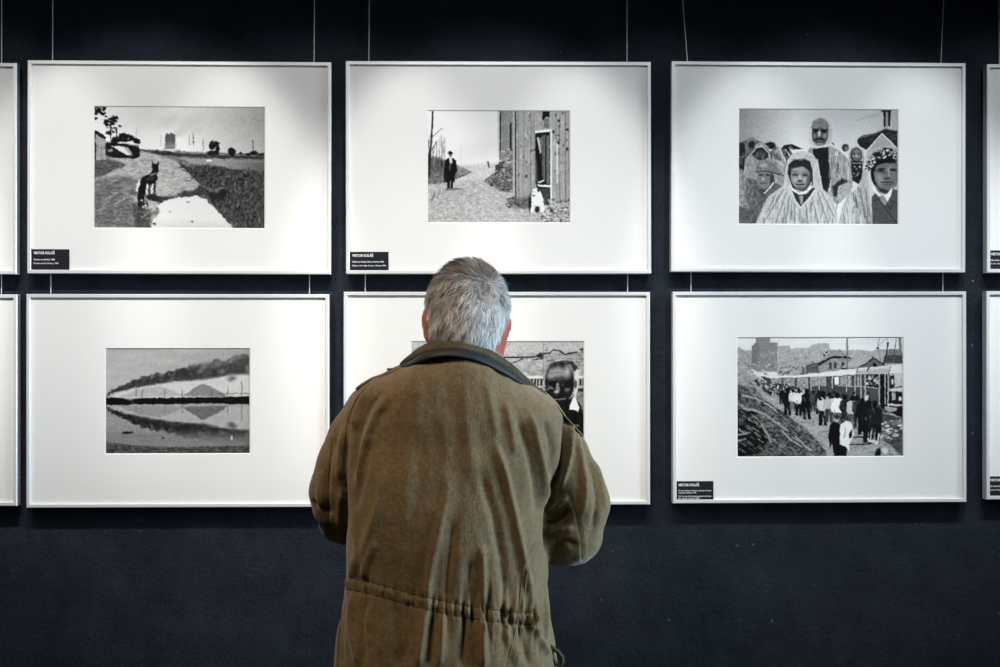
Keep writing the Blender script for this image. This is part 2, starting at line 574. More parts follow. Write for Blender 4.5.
    p.poly([(137.6, 203), (138.6, 190), (140.6, 181), (142.5, 177.4), (146, 175.6), (150.5, 173.6), (152, 170), (152.4, 166.5), (152.2, 160.6), (154.2, 163.8), (156.6, 164),
            (158.8, 160.8), (158.7, 168), (158.2, 173), (157.2, 179), (156, 183.5), (151, 184.5), (147, 183), (145.8, 190), (144.4, 198), (143.4, 206), (139, 206)], 0.08, 0.35, 0.05)
    p.poly([(149.5, 174.6), (157.6, 171.6), (157.4, 173.4), (150, 176.6)], 0.45, 0.4)
    p.poly([(146, 178), (154, 176), (154, 180), (147, 181)], 0.22, 0.8)
    p.poly([(137.2, 184), (139.6, 178), (139.8, 184), (138.2, 191), (136.6, 191)], 0.88, 0.4)
    p.line([(147.6, 184), (147, 194)], 1.2, 0.93)
    p.line([(152.6, 184.5), (152.2, 194)], 1.2, 0.93)
    p.line([(149.9, 183), (149.7, 195)], 1.2, 0.12)
    p.line([(155.3, 182), (154.8, 196)], 1.5, 0.08)
    p.ell(153, 197.5, 7, 3.6, 0.16, 0.8, 10)
    p.ell(145, 204, 3.5, 4, 0.2, 1.2)
    p.blobs(6, (141, 200, 148, 208), 1.0, 0.7, (0.8, 0.95))
    p.warp = 1.3
    return p


def print_walker_by_shed():
    p = Paint(428, 111, 569.5, 222.5, 0.965, 2)
    p.ell(480, 150, 34, 12, 0.86, 8, -20, 0.5)
    p.poly([(424, 182), (458, 176), (480, 168), (500, 170), (520, 200), (572, 205), (572, 224), (424, 224)], 0.72, 1.0, 0.18, 2, 1)
    p.poly([(462, 165), (497, 163), (492, 178), (470, 180), (455, 184)], 0.82, 2, 0.1)
    # verge with hedge and bare trees
    p.poly([(427, 162), (440, 158), (448, 162), (462, 168), (473, 172), (457, 179), (442, 183), (427, 185)], 0.45, 0.5, 0.22, 1.4, 1)
    p.poly([(427, 155), (444, 159), (444, 172), (427, 174)], 0.36, 1.5, 0.25, 0.8, 2)
    p.poly([(456, 164), (467, 169), (472, 172), (459, 176)], 0.55, 0.4, 0.12)
    p.line([(433.7, 111), (433, 128), (431.8, 145), (430.5, 166)], 1.7, 0.10)
    p.line([(430.5, 152), (429, 163), (430, 176)], 2.2, 0.16)
    p.line([(432.6, 138), (438, 133), (443, 128.5)], 0.7, 0.4)
    p.line([(431, 152), (435.5, 146), (437, 142)], 0.8, 0.2)
    p.line([(430.3, 152), (428.8, 140), (427.8, 131)], 0.8, 0.25)
    for x, y0, v in ((437.5, 143, .45), (442, 136, .6), (445.3, 138, .6), (440, 150, .45), (461, 146, .85), (434, 150, .5)):
        p.line([(x, y0), (x + .4, 168)], 0.7, v)
    p.strokes(40, (428, 142, 444, 164), 1.2, -6, 0.5, (0.3, 0.6), None, 0.6)
    p.ell(442.5, 164, 1.2, 3.5, 0.2, 0.6)
    # walker in dark coat
    p.poly([(445.6, 160.5), (448.6, 158), (453.5, 158), (456.6, 160.5), (457.6, 171), (455.5, 174), (455.2, 181.5), (453.8, 182), (453.2, 189), (447.8, 189),
            (447.6, 182), (445.8, 182.5), (444.2, 177), (444.6, 170)], 0.07, 0.3)
    p.poly([(449.6, 157.5), (452.6, 157.5), (452.6, 163), (450.4, 164)], 0.85, 0.4)
    p.line([(450.9, 163), (450.4, 170)], 0.8, 0.5)
    p.line([(451, 181), (450.8, 189)], 0.7, 0.7)
    p.ell(445.8, 179, 0.9, 3.4, 0.15, 0.3, 10)
    p.ell(451, 155, 1.5, 2.1, 0.45, 0.3)
    p.ell(451, 152.8, 2.1, 1.9, 0.05, 0.3)
    p.line([(448.4, 153.7), (453.8, 153.7)], 0.8, 0.06)
    p.poly([(446, 188.4), (455, 187.6), (466, 188.4), (455, 190), (446, 190)], 0.45, 0.6)
    p.strokes(2, (431, 198, 433, 206), 3, -6, 0.9, (0.25, 0.3))
    p.line([(438, 196), (441, 191)], 0.8, 0.45)
    p.blobs(60, (430, 186, 525, 221), 2.2, 0.6, (0.5, 0.92), 0.5, 0.6)
    p.line([(488, 162), (489.2, 167)], 1.8, 0.35)
    # stone house
    p.poly([(498, 110), (516, 110), (516, 178), (500, 178), (499, 160)], 0.58, 0.3, 0.10, 2, 4)
    p.poly([(497.5, 110), (499.4, 110), (499.4, 152), (497.5, 152)], 0.82, 0.3)
    p.line([(500.3, 111), (500.1, 152)], 1.3, 0.07)
    p.line([(510.6, 126), (510.4, 150)], 1.7, 0.06)
    p.ell(510.6, 126, 0.9, 2.6, 0.05, 0.3)
    p.line([(513.3, 122), (513, 152)], 1.2, 0.72)
    p.blobs(20, (499, 148, 513, 164), 1.4, 0.8, (0.15, 0.9))
    p.line([(499, 162.5), (504, 162.5)], 1.2, 0.15)
    p.poly([(495, 165), (503, 163), (504, 176), (496, 177)], 0.30, 0.5, 0.2)
    m = p.mask_poly([(484, 181), (493, 173), (502, 168), (512, 165), (515, 192), (500, 191), (492, 186)], 0.5)
    p.put(m, 0.42, 0.3, 1.2, 1)
    p.blobs(70, (484, 165, 515, 193), 1.3, 0.8, (0.08, 0.85), 0.3, 0.8, m)
    # plank shed
    p.poly([(515, 110), (570, 110), (570, 206), (515, 200)], 0.66, 0.2, 0.12, 0.9, 14)
    p.poly([(512.5, 110), (516, 110), (516, 196), (512.5, 194)], 0.72, 0.3, 0.06)
    p.line([(515.2, 111), (515.3, 150), (515.4, 197)], 1.3, 0.22)
    for x, v, w in ((518.5, .52, .6), (523.5, .5, .6), (530.3, .42, .7), (533.6, .5, .6), (555.6, .5, .6), (559, .46, .7), (564.8, .42, .8), (568.6, .45, 1.0)):
        p.line([(x, 111), (x, 204)], w, v)
    p.blobs(46, (517, 112, 569, 180), 0.8, 1.1, (0.2, 0.4), 0.4, 0.8)
    p.blobs(40, (517, 112, 569, 190), 1.0, 2.0, (0.75, 0.9), 0.6, 0.5)
    for x, y in ((558, 121), (557.6, 143), (553, 132), (566.5, 130), (566.5, 149), (526, 176)):
        p.ell(x, y, 1.1, 1.6, 0.12, 0.4)
    p.poly([(541.4, 111), (549, 111), (549, 118), (546, 117), (543, 120.5), (541.5, 119)], 0.08, 0.3)
    p.poly([(543, 120), (548.6, 118), (548.8, 129), (543, 128)], 0.48, 0.3, 0.08)
    p.poly([(534.6, 132), (549.2, 132), (549.4, 204), (540, 204), (535, 182)], 0.10, 0.3)
    p.poly([(536.4, 138), (538.4, 137.5), (541, 152), (539.8, 154)], 0.80, 0.3)
    p.poly([(539.2, 138), (541, 138), (542, 150), (540.8, 150)], 0.5, 0.3)
    p.poly([(541.3, 136), (544.6, 135), (544.6, 180), (541.6, 180)], 0.40, 0.3, 0.1, .8, 6)
    p.poly([(546, 136), (548.8, 135), (548.8, 184), (545.8, 183)], 0.46, 0.3, 0.1, .8, 6)
    p.line([(536, 148), (542, 182)], 1.7, 0.05)
    p.line([(535.5, 160), (536.5, 182)], 1.3, 0.35)
    p.poly([(534.6, 131.2), (549.2, 129.4), (549.2, 132.0), (534.6, 133.4)], 0.97, 0.2)
    p.line([(550.6, 130), (550.6, 198)], 1.4, 0.92)
    p.line([(556.3, 144), (556.3, 182)], 1.8, 0.86)
    p.poly([(537, 181.5), (543.5, 179.5), (543.5, 181), (538, 182.6)], 0.85, 0.2)
    p.poly([(536.5, 184), (550, 184.8), (550, 187), (538, 186.2)], 0.97, 0.2)
    p.poly([(540, 188), (549, 188), (549, 203), (542, 203)], 0.27, 0.4, 0.06)
    # white dog and weeds
    for box, n, vals in (((506, 197, 530, 208), 60, (0.1, 0.7)), ((541, 199, 569, 222), 150, (0.15, 0.95))):
        p.blobs(n, box, 1.3, 0.9, vals, 0.3, 0.9)
    p.poly([(507, 200), (529, 196), (530, 208), (514, 208)], 0.25, 2, a=0.5)
    p.ell(529.4, 203, 1.5, 7, 0.12, 0.8)
    p.poly([(531, 195), (540, 191), (542.6, 198), (543.4, 206), (544.4, 208), (542.8, 211.4), (539.6, 211.4), (539.4, 205), (533.6, 205), (533, 212), (530.2, 212), (531, 203)], 0.97, 0.3)
    p.ell(535.4, 191.6, 4.3, 3.8, 0.98, 0.3)
    p.ell(537.8, 190, 1.0, 1.7, 0.12, 0.3, -20)
    p.ell(533.2, 195.2, 1.3, 0.7, 0.25, 0.3, 10)
    p.ell(532, 191.6, 0.5, 0.5, 0.3, 0.2)
    p.ell(536.5, 209, 2.2, 3.0, 0.16, 0.4)
    p.warp = 0.6
    return p


def print_rain_capes():
    p = Paint(739, 109.5, 897.5, 224, 0.74, 3)
    p.grade(np.ones_like(p.g), 736, 0.56, 795, 0.88)
    p.grade(np.clip((p.X - 830) / 70, 0, 1) * 0.8, 830, 0.82, 900, 0.62)
    p.g += 0.10 * np.clip((p.Y - 115) / 40, 0, 1) - 0.04
    p.line([(855, 121), (880, 113)], 0.5, 0.6)
    # background crowd
    p.poly([(738, 148), (745, 141), (753, 139), (772, 146), (790, 150), (800, 165), (812, 185), (800, 224), (738, 224)], 0.42, 0.6, 0.2, 2, 3)
    p.ell(742, 150, 4, 7, 0.15, 0.5)
    p.ell(752.4, 143, 4.6, 5.5, 0.5, 0.6)
    p.ell(752.6, 145.4, 3.6, 3.8, 0.15, 0.6)
    p.poly([(738, 158), (746, 158), (748, 176), (738, 178)], 0.12, 1.0, 0.1)
    p.ell(770.5, 146, 5.2, 3.6, 0.13, 0.6)
    p.ell(770.3, 150.5, 2.2, 1.2, 0.85, 0.4)
    # hooded figures on the left
    p.poly([(745, 178), (746, 160), (754, 150), (756, 145), (763, 142), (769, 147), (771, 158), (772, 172), (760, 180)], 0.62, 0.6, 0.15, 1, 2)
    p.ell(761, 153.8, 8.3, 6.6, 0.16, 0.5, 12)
    p.ell(761.5, 155, 5.2, 3.8, 0.30, 0.9, 12)
    p.line([(753, 153), (757, 148), (763, 147), (769, 153), (771, 163)], 0.9, 0.85)
    p.line([(746, 163), (745, 182)], 1.0, 0.8)
    p.poly([(771, 165), (775, 152), (779, 146), (783, 155), (788, 166), (786, 190), (776, 186)], 0.66, 0.5, 0.12, 1, 2)
    p.line([(779.5, 147), (784, 157), (789, 168)], 0.9, 0.92)
    p.line([(774, 160), (784, 165)], 0.8, 0.9)
    p.poly([(773, 155), (777, 153), (783, 161), (777, 160)], 0.40, 0.8)
    p.poly([(782, 149), (784, 145.6), (792, 144.4), (802.5, 149), (797, 149.4), (790, 149), (788.5, 156), (786.6, 156), (786, 149)], 0.12, 0.3)
    p.ell(790.5, 148, 2, 1.4, 0.5, 0.5)
    p.line([(786, 150), (790, 156)], 0.9, 0.9)
    p.strokes(90, (739, 150, 790, 190), 0.5, 6, 1.0, (0.12, 0.85), p.mask_poly([(739, 150), (752, 150), (790, 160), (786, 188), (739, 200)]), 0.45)
    # front left figure in sou'wester
    p.poly([(744, 190), (752, 182), (758, 186), (766, 191), (776, 183), (784, 186), (780, 200), (766, 224), (740, 224)], 0.42, 0.6, 0.20, 1.2, 3)
    p.poly([(757, 190), (770, 186), (775, 184), (764, 197)], 0.3, 1.0)
    p.poly([(739, 168), (744, 170), (748, 180), (746, 195), (750, 210), (742, 212), (739, 210)], 0.58, 0.6, 0.25, 1, 2)
    p.poly([(739, 206), (756, 210), (757, 224), (739, 224)], 0.38, 1.2, 0.15, 2, 2)
    p.ell(765, 179.5, 7.6, 9.4, 0.52, 0.5, -8)
    p.ell(761.8, 175, 2.0, 0.9, 0.2, 0.5)
    p.ell(768.5, 175, 2.0, 0.9, 0.2, 0.5)
    p.ell(763.6, 179, 1.3, 1.6, 0.72, 0.6)
    p.line([(761, 183.4), (767, 183.2)], 0.8, 0.3)
    p.ell(772.5, 180, 2.2, 6.5, 0.25, 0.8)
    p.line([(765, 193), (771, 187), (774, 182.5)], 1.3, 0.9)
    p.poly([(756, 171), (758, 163), (766, 160), (774, 163), (780, 171), (784, 175.5), (776, 174), (765, 171.5), (757, 173)], 0.50, 0.4, 0.12)
    p.line([(757, 172.6), (766, 171), (776, 173.5), (784, 176)], 1.0, 0.22)
    p.ell(764, 165.5, 4, 2, 0.68, 0.9)
    # tall man
    p.poly([(808, 150), (812, 145), (828, 145), (838, 150), (848, 159), (853, 178), (850, 192), (838, 204), (828, 200), (812, 190), (806, 170)], 0.66, 0.5, 0.20, 1, 3)
    p.poly([(812.5, 149), (828, 146), (828.5, 160), (831, 178), (827, 192), (818, 184), (814, 166)], 0.13, 0.4, 0.05)
    p.strokes(110, (829, 148, 850, 198), -1, 9, 1.1, (0.2, 1.0), p.mask_poly([(829, 147), (838, 151), (848, 160), (852, 182), (840, 200), (830, 190)]), 0.6)
    p.poly([(832, 186), (842, 178), (850, 182), (846, 190), (838, 198), (833, 196)], 0.2, 1.0)
    p.poly([(838, 186), (848, 181), (853, 186), (843, 198), (836, 200)], 0.7, 0.6, 0.2, 1, 1)
    p.poly([(809, 140), (809.5, 128), (814, 120), (821, 117), (828, 121), (832, 130), (831, 142), (829, 147), (812, 149)], 0.80, 0.5, 0.06)
    p.ell(819.8, 134.5, 8.2, 11.6, 0.38, 0.4)
    p.poly([(811.5, 128), (812.6, 122), (818, 118.6), (825, 120), (828.5, 126), (828.8, 132), (820, 127.6), (812, 130)], 0.55, 0.4, 0.15, 1, 1)
    p.line([(812.4, 129.6), (818, 130.4)], 1.2, 0.14)
    p.line([(821, 130.4), (827.4, 129.8)], 1.2, 0.14)
    p.ell(815.6, 131.6, 2.6, 1.3, 0.10, 0.6)
    p.ell(823.8, 131.6, 2.6, 1.3, 0.10, 0.6)
    p.ell(819.2, 134, 1.3, 3.0, 0.85, 0.5)
    p.ell(814.5, 136, 1.8, 2, 0.5, 0.8)
    p.ell(824.5, 136, 1.8, 2.2, 0.6, 0.8)
    p.line([(814.5, 140.6), (819.5, 138.4), (824, 140.4)], 1.5, 0.10)
    p.line([(816, 142.4), (823, 142.4)], 0.8, 0.22)
    p.ell(819.4, 144.2, 3.5, 1.2, 0.6, 0.6)
    p.line([(810.5, 129), (811, 140), (813, 147), (829, 145.6), (831, 143)], 0.9, 0.93)
    p.line([(816, 148.6), (829, 144.4)], 0.8, 0.9)
    p.ell(832.6, 143.8, 1.6, 0.7, 0.1, 0.3, 45)
    p.line([(831, 120), (834, 130), (835, 140), (831, 146)], 0.7, 0.93, 0.7)
    # small face at right of tall man
    p.ell(845, 147.6, 3.6, 3.6, 0.22, 0.5)
    p.ell(846, 148.4, 1.6, 2, 0.55, 0.5)
    p.poly([(848, 154), (851, 148), (856, 146), (862, 149.5), (864, 158), (861, 178), (851, 176)], 0.70, 0.5, 0.08)
    p.ell(855.8, 155, 5.7, 7.2, 0.14, 0.4)
    p.ell(856, 154.8, 4.5, 6, 0.52, 0.5)
    p.ell(853.8, 153.6, 1.3, 0.6, 0.12, 0.4)
    p.ell(858.3, 153.6, 1.3, 0.6, 0.12, 0.4)
    p.ell(856, 156, 0.8, 1.5, 0.78, 0.4)
    p.line([(854, 158.6), (858, 158.6)], 0.7, 0.2)
    p.poly([(850, 161), (862, 161), (862, 186), (852, 180)], 0.15, 0.5, 0.05)
    p.blobs(8, (852, 165, 861, 176), 0.8, 0.8, (0.5, 0.8))
    p.line([(850.5, 163), (861.5, 163)], 0.8, 0.6)
    # umbrella and post
    p.poly([(856.8, 142), (857.4, 138.4), (862, 135.4), (876, 132.6), (884.4, 128.4), (890, 129.8), (898, 130.6), (898, 152), (884, 140), (866, 150), (859, 146)], 0.15, 0.3, 0.08, 1, 1)
    p.strokes(30, (860, 134, 897, 144), 4, -2, 0.6, (0.3, 0.5), p.mask_poly([(858, 139), (884, 130), (897, 132), (897, 148), (884, 136), (866, 148)]), 0.7)
    p.line([(858, 138.2), (876, 132.6), (884.5, 128.5), (897, 130.8)], 0.8, 0.55)
    p.poly([(880.2, 110), (890.6, 110), (890.4, 112), (880.2, 112)], 0.06, 0.2)
    p.poly([(882.3, 112), (885, 112), (884.9, 127), (883, 127)], 0.08, 0.3)
    p.poly([(887, 112), (890, 112), (889.2, 126), (887.2, 126)], 0.08, 0.3)
    p.line([(886.1, 112), (886, 129)], 0.8, 0.4)
    # woman at right edge
    p.poly([(881.2, 133.6), (874, 141), (866, 150), (863, 164), (861, 178), (856, 188), (848, 194), (842, 206), (838, 224), (873, 224), (872, 205), (868, 190), (867, 172),
            (870, 160), (880, 148), (897.6, 148)], 0.74, 0.5, 0.10, 1, 3)
    p.poly([(881.2, 134), (874, 142), (868, 152), (876, 147), (890, 145), (897.5, 151), (889, 141)], 0.66, 0.5, 0.04)
    p.line([(863.4, 168), (866, 151), (874, 141.5), (881.2, 133.6), (889, 141), (897.5, 150)], 0.9, 0.92)
    p.strokes(110, (842, 186, 872, 222), 1.5, 11, 1.1, (0.22, 1.0), p.mask_poly([(862, 180), (850, 194), (843, 206), (839, 224), (872, 224), (870, 196)]), 0.55)
    p.ell(884, 172, 14, 18, 0.08, 0.5)
    p.poly([(864, 170), (866, 160), (873, 152), (882, 147.4), (891, 148), (898, 154), (898, 162), (888, 157), (878, 160), (872, 167), (868, 171)], 0.13, 0.4)
    m = p.mask_poly([(864, 170), (866, 160), (873, 152), (882, 147.4), (891, 148), (898, 154), (898, 160), (888, 156), (878, 159), (872, 166), (867, 170)])
    p.blobs(240, (864, 146, 898, 172), 1.0, 0.8, (0.6, 0.98), 0.3, 0.95, m)
    p.poly([(873, 172), (876, 165), (884, 162.6), (896, 163), (897.6, 170), (896, 184), (890, 190.5), (883, 192), (877, 186), (874, 180)], 0.46, 0.6)
    p.poly([(875, 174), (879, 172), (884, 178), (882, 186), (877, 183)], 0.58, 1.4)
    p.ell(888.6, 168, 2.2, 3, 0.55, 1.2)
    p.ell(880.4, 169, 3.8, 1.2, 0.10, 0.6, -6)
    p.ell(892.4, 169.4, 3.4, 1.2, 0.10, 0.6, 4)
    p.ell(880.6, 171, 3.2, 0.8, 0.24, 0.6)
    p.line([(887.4, 168), (888.6, 175.6)], 1.0, 0.68)
    p.ell(886, 177.8, 3.2, 0.8, 0.18, 0.5)
    p.line([(880.4, 181.6), (892, 181.8)], 1.1, 0.18)
    p.ell(886.5, 184, 4, 0.8, 0.36, 0.6)
    p.ell(883, 190.6, 6, 2, 0.2, 1.0, 15)
    p.poly([(871, 196), (877, 190), (884, 199), (892, 188), (898, 190), (898, 224), (872, 224)], 0.34, 0.5, 0.05, 1, 1)
    p.poly([(870.4, 182.6), (874.4, 188), (880.5, 194.4), (883.5, 194.6), (886, 193.5), (892, 186.5), (890.4, 194), (887, 201), (882.6, 195.5), (878.5, 196), (872.6, 190)], 0.96, 0.3)
    p.poly([(878.5, 195.5), (882.5, 194.5), (887, 201), (884, 205), (880, 200)], 0.6, 0.3, 0.15, 1, 1)
    p.line([(872, 200.5), (878, 198), (884, 207), (896, 222)], 0.8, 0.16)
    p.line([(886.5, 203), (889, 209), (894, 201)], 0.8, 0.18)
    p.line([(890, 199.6), (897.5, 203)], 0.8, 0.18)
    # woman in the middle in pale cape
    p.poly([(784.5, 184), (786, 168), (788, 160), (794, 152.6), (803, 151), (812, 153.6), (818, 161), (820, 174), (823, 190), (832, 197), (837, 212), (837.5, 224), (756, 224),
            (763, 208), (768, 197), (776, 191)], 0.80, 0.5, 0.10, 1, 4)
    p.line([(785, 188), (786.5, 168), (788.6, 160), (794, 153), (803, 151.4), (812, 154), (817, 161), (819.6, 176), (823, 190)], 0.7, 0.95, 0.6)
    p.strokes(150, (762, 188, 836, 222), -0.8, 11, 1.0, (0.30, 1.0), p.mask_poly([(776, 192), (768, 200), (760, 222), (836, 222), (832, 200), (822, 192), (805, 206)]), 0.55)
    for x0, y0, x1, y1 in ((784, 190, 764, 223), (787, 192, 776, 223), (790, 196, 786, 223), (795, 204, 795, 223), (806, 204, 808, 223), (812, 196, 818, 223), (818, 192, 828, 223), (822, 192, 834, 216), (776, 194, 768, 212)):
        p.line([(x0, y0), (x1, y1)], 1.6, 0.42, 0.4)
        p.line([(x0 + 1.6, y0), (x1 + 1.8, y1)], 1.1, 0.98, 0.45)
    p.poly([(788, 174), (788.5, 165), (794, 159.4), (803, 158.6), (810, 161.4), (812.4, 170), (813, 184), (806, 192), (793, 188)], 0.17, 0.4, 0.05)
    p.strokes(14, (791, 155, 814, 160), 5, 1.6, 0.8, (0.5, 0.95), None, 0.7)
    p.ell(800.4, 176.6, 9.6, 12.2, 0.60, 0.5)
    p.ell(799, 169, 7, 3.2, 0.68, 1.2)
    p.poly([(790, 166), (800, 163), (808, 166), (811, 172), (803, 166.4), (793, 168.4)], 0.18, 0.6)
    p.ell(795.4, 174.4, 3.0, 1.5, 0.36, 0.8, -5)
    p.ell(805.2, 174.6, 3.0, 1.5, 0.36, 0.8, 8)
    p.line([(793, 175), (797.6, 175.4)], 0.7, 0.12)
    p.line([(803, 175.4), (807.6, 175)], 0.7, 0.12)
    p.line([(793, 171.6), (797.6, 171)], 0.7, 0.3, 0.7)
    p.line([(803, 171), (807.6, 171.6)], 0.7, 0.3, 0.7)
    p.ell(800, 177.5, 1.5, 2.5, 0.76, 0.8)
    p.ell(799.8, 180.8, 3.0, 0.9, 0.2, 0.5)
    p.line([(796, 184.4), (803.8, 184.2)], 1.1, 0.16)
    p.ell(795.6, 179.5, 2.4, 2.2, 0.74, 1.2)
    p.ell(804.6, 179.5, 2.2, 2.2, 0.72, 1.2)
    p.ell(800, 188.4, 5, 1.2, 0.42, 0.9)
    p.ell(808.5, 179, 1.6, 6, 0.38, 1.2, 15)
    p.poly([(789.6, 184.4), (793.8, 188.6), (800, 192.6), (806.5, 190), (811.6, 181.6), (811, 188.4), (805.5, 193.6), (798.5, 194.2), (792.6, 190.4)], 0.97, 0.3)
    p.line([(797, 192), (806, 189), (811, 184)], 0.5, 0.6)
    p.poly([(792.5, 190.5), (799, 194.4), (806, 193.8), (812, 188), (815.5, 187.5), (808, 198), (801, 206.4), (795, 198)], 0.20, 0.4, 0.06)
    p.poly([(799, 195), (803.4, 195), (803, 204), (800.6, 204)], 0.62, 0.4, 0.12, .8, 3)
    p.line([(789, 186), (795, 199), (800.6, 207.4), (809, 198.6), (816, 189)], 1.0, 0.92)
    p.warp = 0.6
    return p


def print_smoke_over_lake():
    p = Paint(106, 349, 249.5, 453, 0.70, 4)
    p.g = 0.69 + 0.05 * p.fbm(40, 8, 2).astype(np.float32) - 0.05 * np.clip((p.X - 200) / 50, 0, 1)
    sky = [(106, 398), (120, 392), (150, 386), (180, 382), (215, 376), (250, 372), (250, 398)]
    p.poly(sky, 0.82, 2, 0.03, 6, 3)
    p.poly([(118, 397), (140, 389), (158, 386.4), (166, 388), (185, 396)], 0.70, 0.6, 0.03)
    p.poly([(182, 396), (190, 391), (202, 383.6), (209, 386.4), (224, 394), (226, 397)], 0.54, 0.4, 0.04)
    path = [(107, 397, .9), (109, 394.4, 1.4), (115, 391.0, 2.2), (122, 388.6, 2.8), (130, 386.4, 3.2), (139, 383.6, 4.2), (147, 381.6, 4.8), (156, 380, 5.0), (165, 378.6, 5.0),
            (175, 377, 5.2), (185, 375.6, 6.0), (195, 374, 7.0), (205, 372.6, 7.4), (214, 371, 7.4), (223, 369.4, 7.2), (232, 368, 7.8), (241, 366.5, 8.4), (250, 366, 9)]
    px_ = [q[0] for q in path]
    for x in np.arange(107, 251, 1.1):
        y, r = np.interp(x, px_, [q[1] for q in path]), np.interp(x, px_, [q[2] for q in path])
        p.ell(x, y, max(1.2, r * .75), r * .62, 0.24, r * 0.5, -20, 0.5)
        for k in range(3):
            q = p.r.uniform(0.22, 0.5) * r
            p.ell(x + p.r.uniform(-2, 2), y + p.r.uniform(-1.0, .45) * r, q * 1.1, q, p.r.uniform(0.10, 0.36) + 0.12 * (x > 205) + 0.16 * (p.r.random() < .25), q * 0.3, 0, 0.85)
    for x, y, r in ((194, 366, 4), (205, 368.5, 4.5), (218, 366, 4.5), (228, 363, 3), (230, 377, 4), (200, 372, 3), (222, 372, 3), (238, 359, 6)):
        p.ell(x, y, r, r * .7, 0.58, r * 0.5, -20, 0.6)
        p.ell(x + 1.5, y + 2.2, r * .9, r * .45, 0.24, r * 0.4, -20, 0.7)
    # bank and its mirror image
    top = p.g.copy()
    p.poly([(106, 404), (250, 404), (250, 453), (106, 453)], 0.60, 0.4, 0.05, 12, 1)
    iy = np.clip(((398 - (p.Y - 404.5) * 0.94) - p.y0) * p.S, 0, p.h - 1).astype(int)
    ix = np.broadcast_to(np.arange(p.w)[None, :], iy.shape)
    al = np.clip((p.Y - 404) / 0.6, 0, 1) * np.clip((446 - p.Y) / 8, 0, 1)
    rip = np.clip(ix + (p.fbm(3, 0.8, 2) * 1.5).astype(int), 0, p.w - 1)
    p.put(al, np.clip(top[iy, rip] * 0.92 - 0.06, 0.1, 0.8))
    p.poly([(106, 430), (180, 432), (250, 434), (250, 453), (106, 453)], 0.50, 4, 0.08, 10, .8, a=0.7)
    p.poly([(106, 397.2), (120, 397.2), (127, 399), (131, 399.6), (140, 398), (180, 397.6), (222, 397.2), (250, 396.2), (250, 404.2), (215, 403.4), (180, 403.8), (106, 404.6)], 0.05, 0.3)
    p.line([(106, 403.8), (127, 405), (134, 403.5)], 0.9, 0.1)
    p.line([(132, 397), (133, 403)], 0.5, 0.5)
    p.line([(215, 394), (250, 393.4)], 0.7, 0.45)
    p.strokes(30, (108, 398, 248, 403), 6, 0, 0.5, (0.12, 0.2), None, 0.6)
    for x, a, b in ((136.5, 389, 397), (142.5, 390, 397), (165, 389, 397), (182, 390, 397), (211, 391, 397), (227, 388, 397), (241, 382, 397)):
        p.line([(x, a), (x, b)], 0.6, 0.25)
        p.line([(x, 404.5), (x, 404.5 + (b - a) * 1.1)], 0.6, 0.4)
    p.ell(128, 432, 5.6, 1.3, 0.10, 0.3, -4)
    p.ell(163, 437, 1.2, 0.8, 0.12, 0.3)
    p.ell(231, 437, 1.2, 2.2, 0.8, 0.5)
    m = p.mask_poly([(106, 441.5), (140, 445), (180, 446.5), (250, 444.5), (250, 453), (106, 453)], 0.8)
    p.put(m, 0.30, 0.22, 2.5, 0.8)
    p.strokes(80, (106, 442, 250, 453), 5, 0.4, 0.6, (0.06, 0.6), m, 0.7)
    p.warp = 0.9
    return p


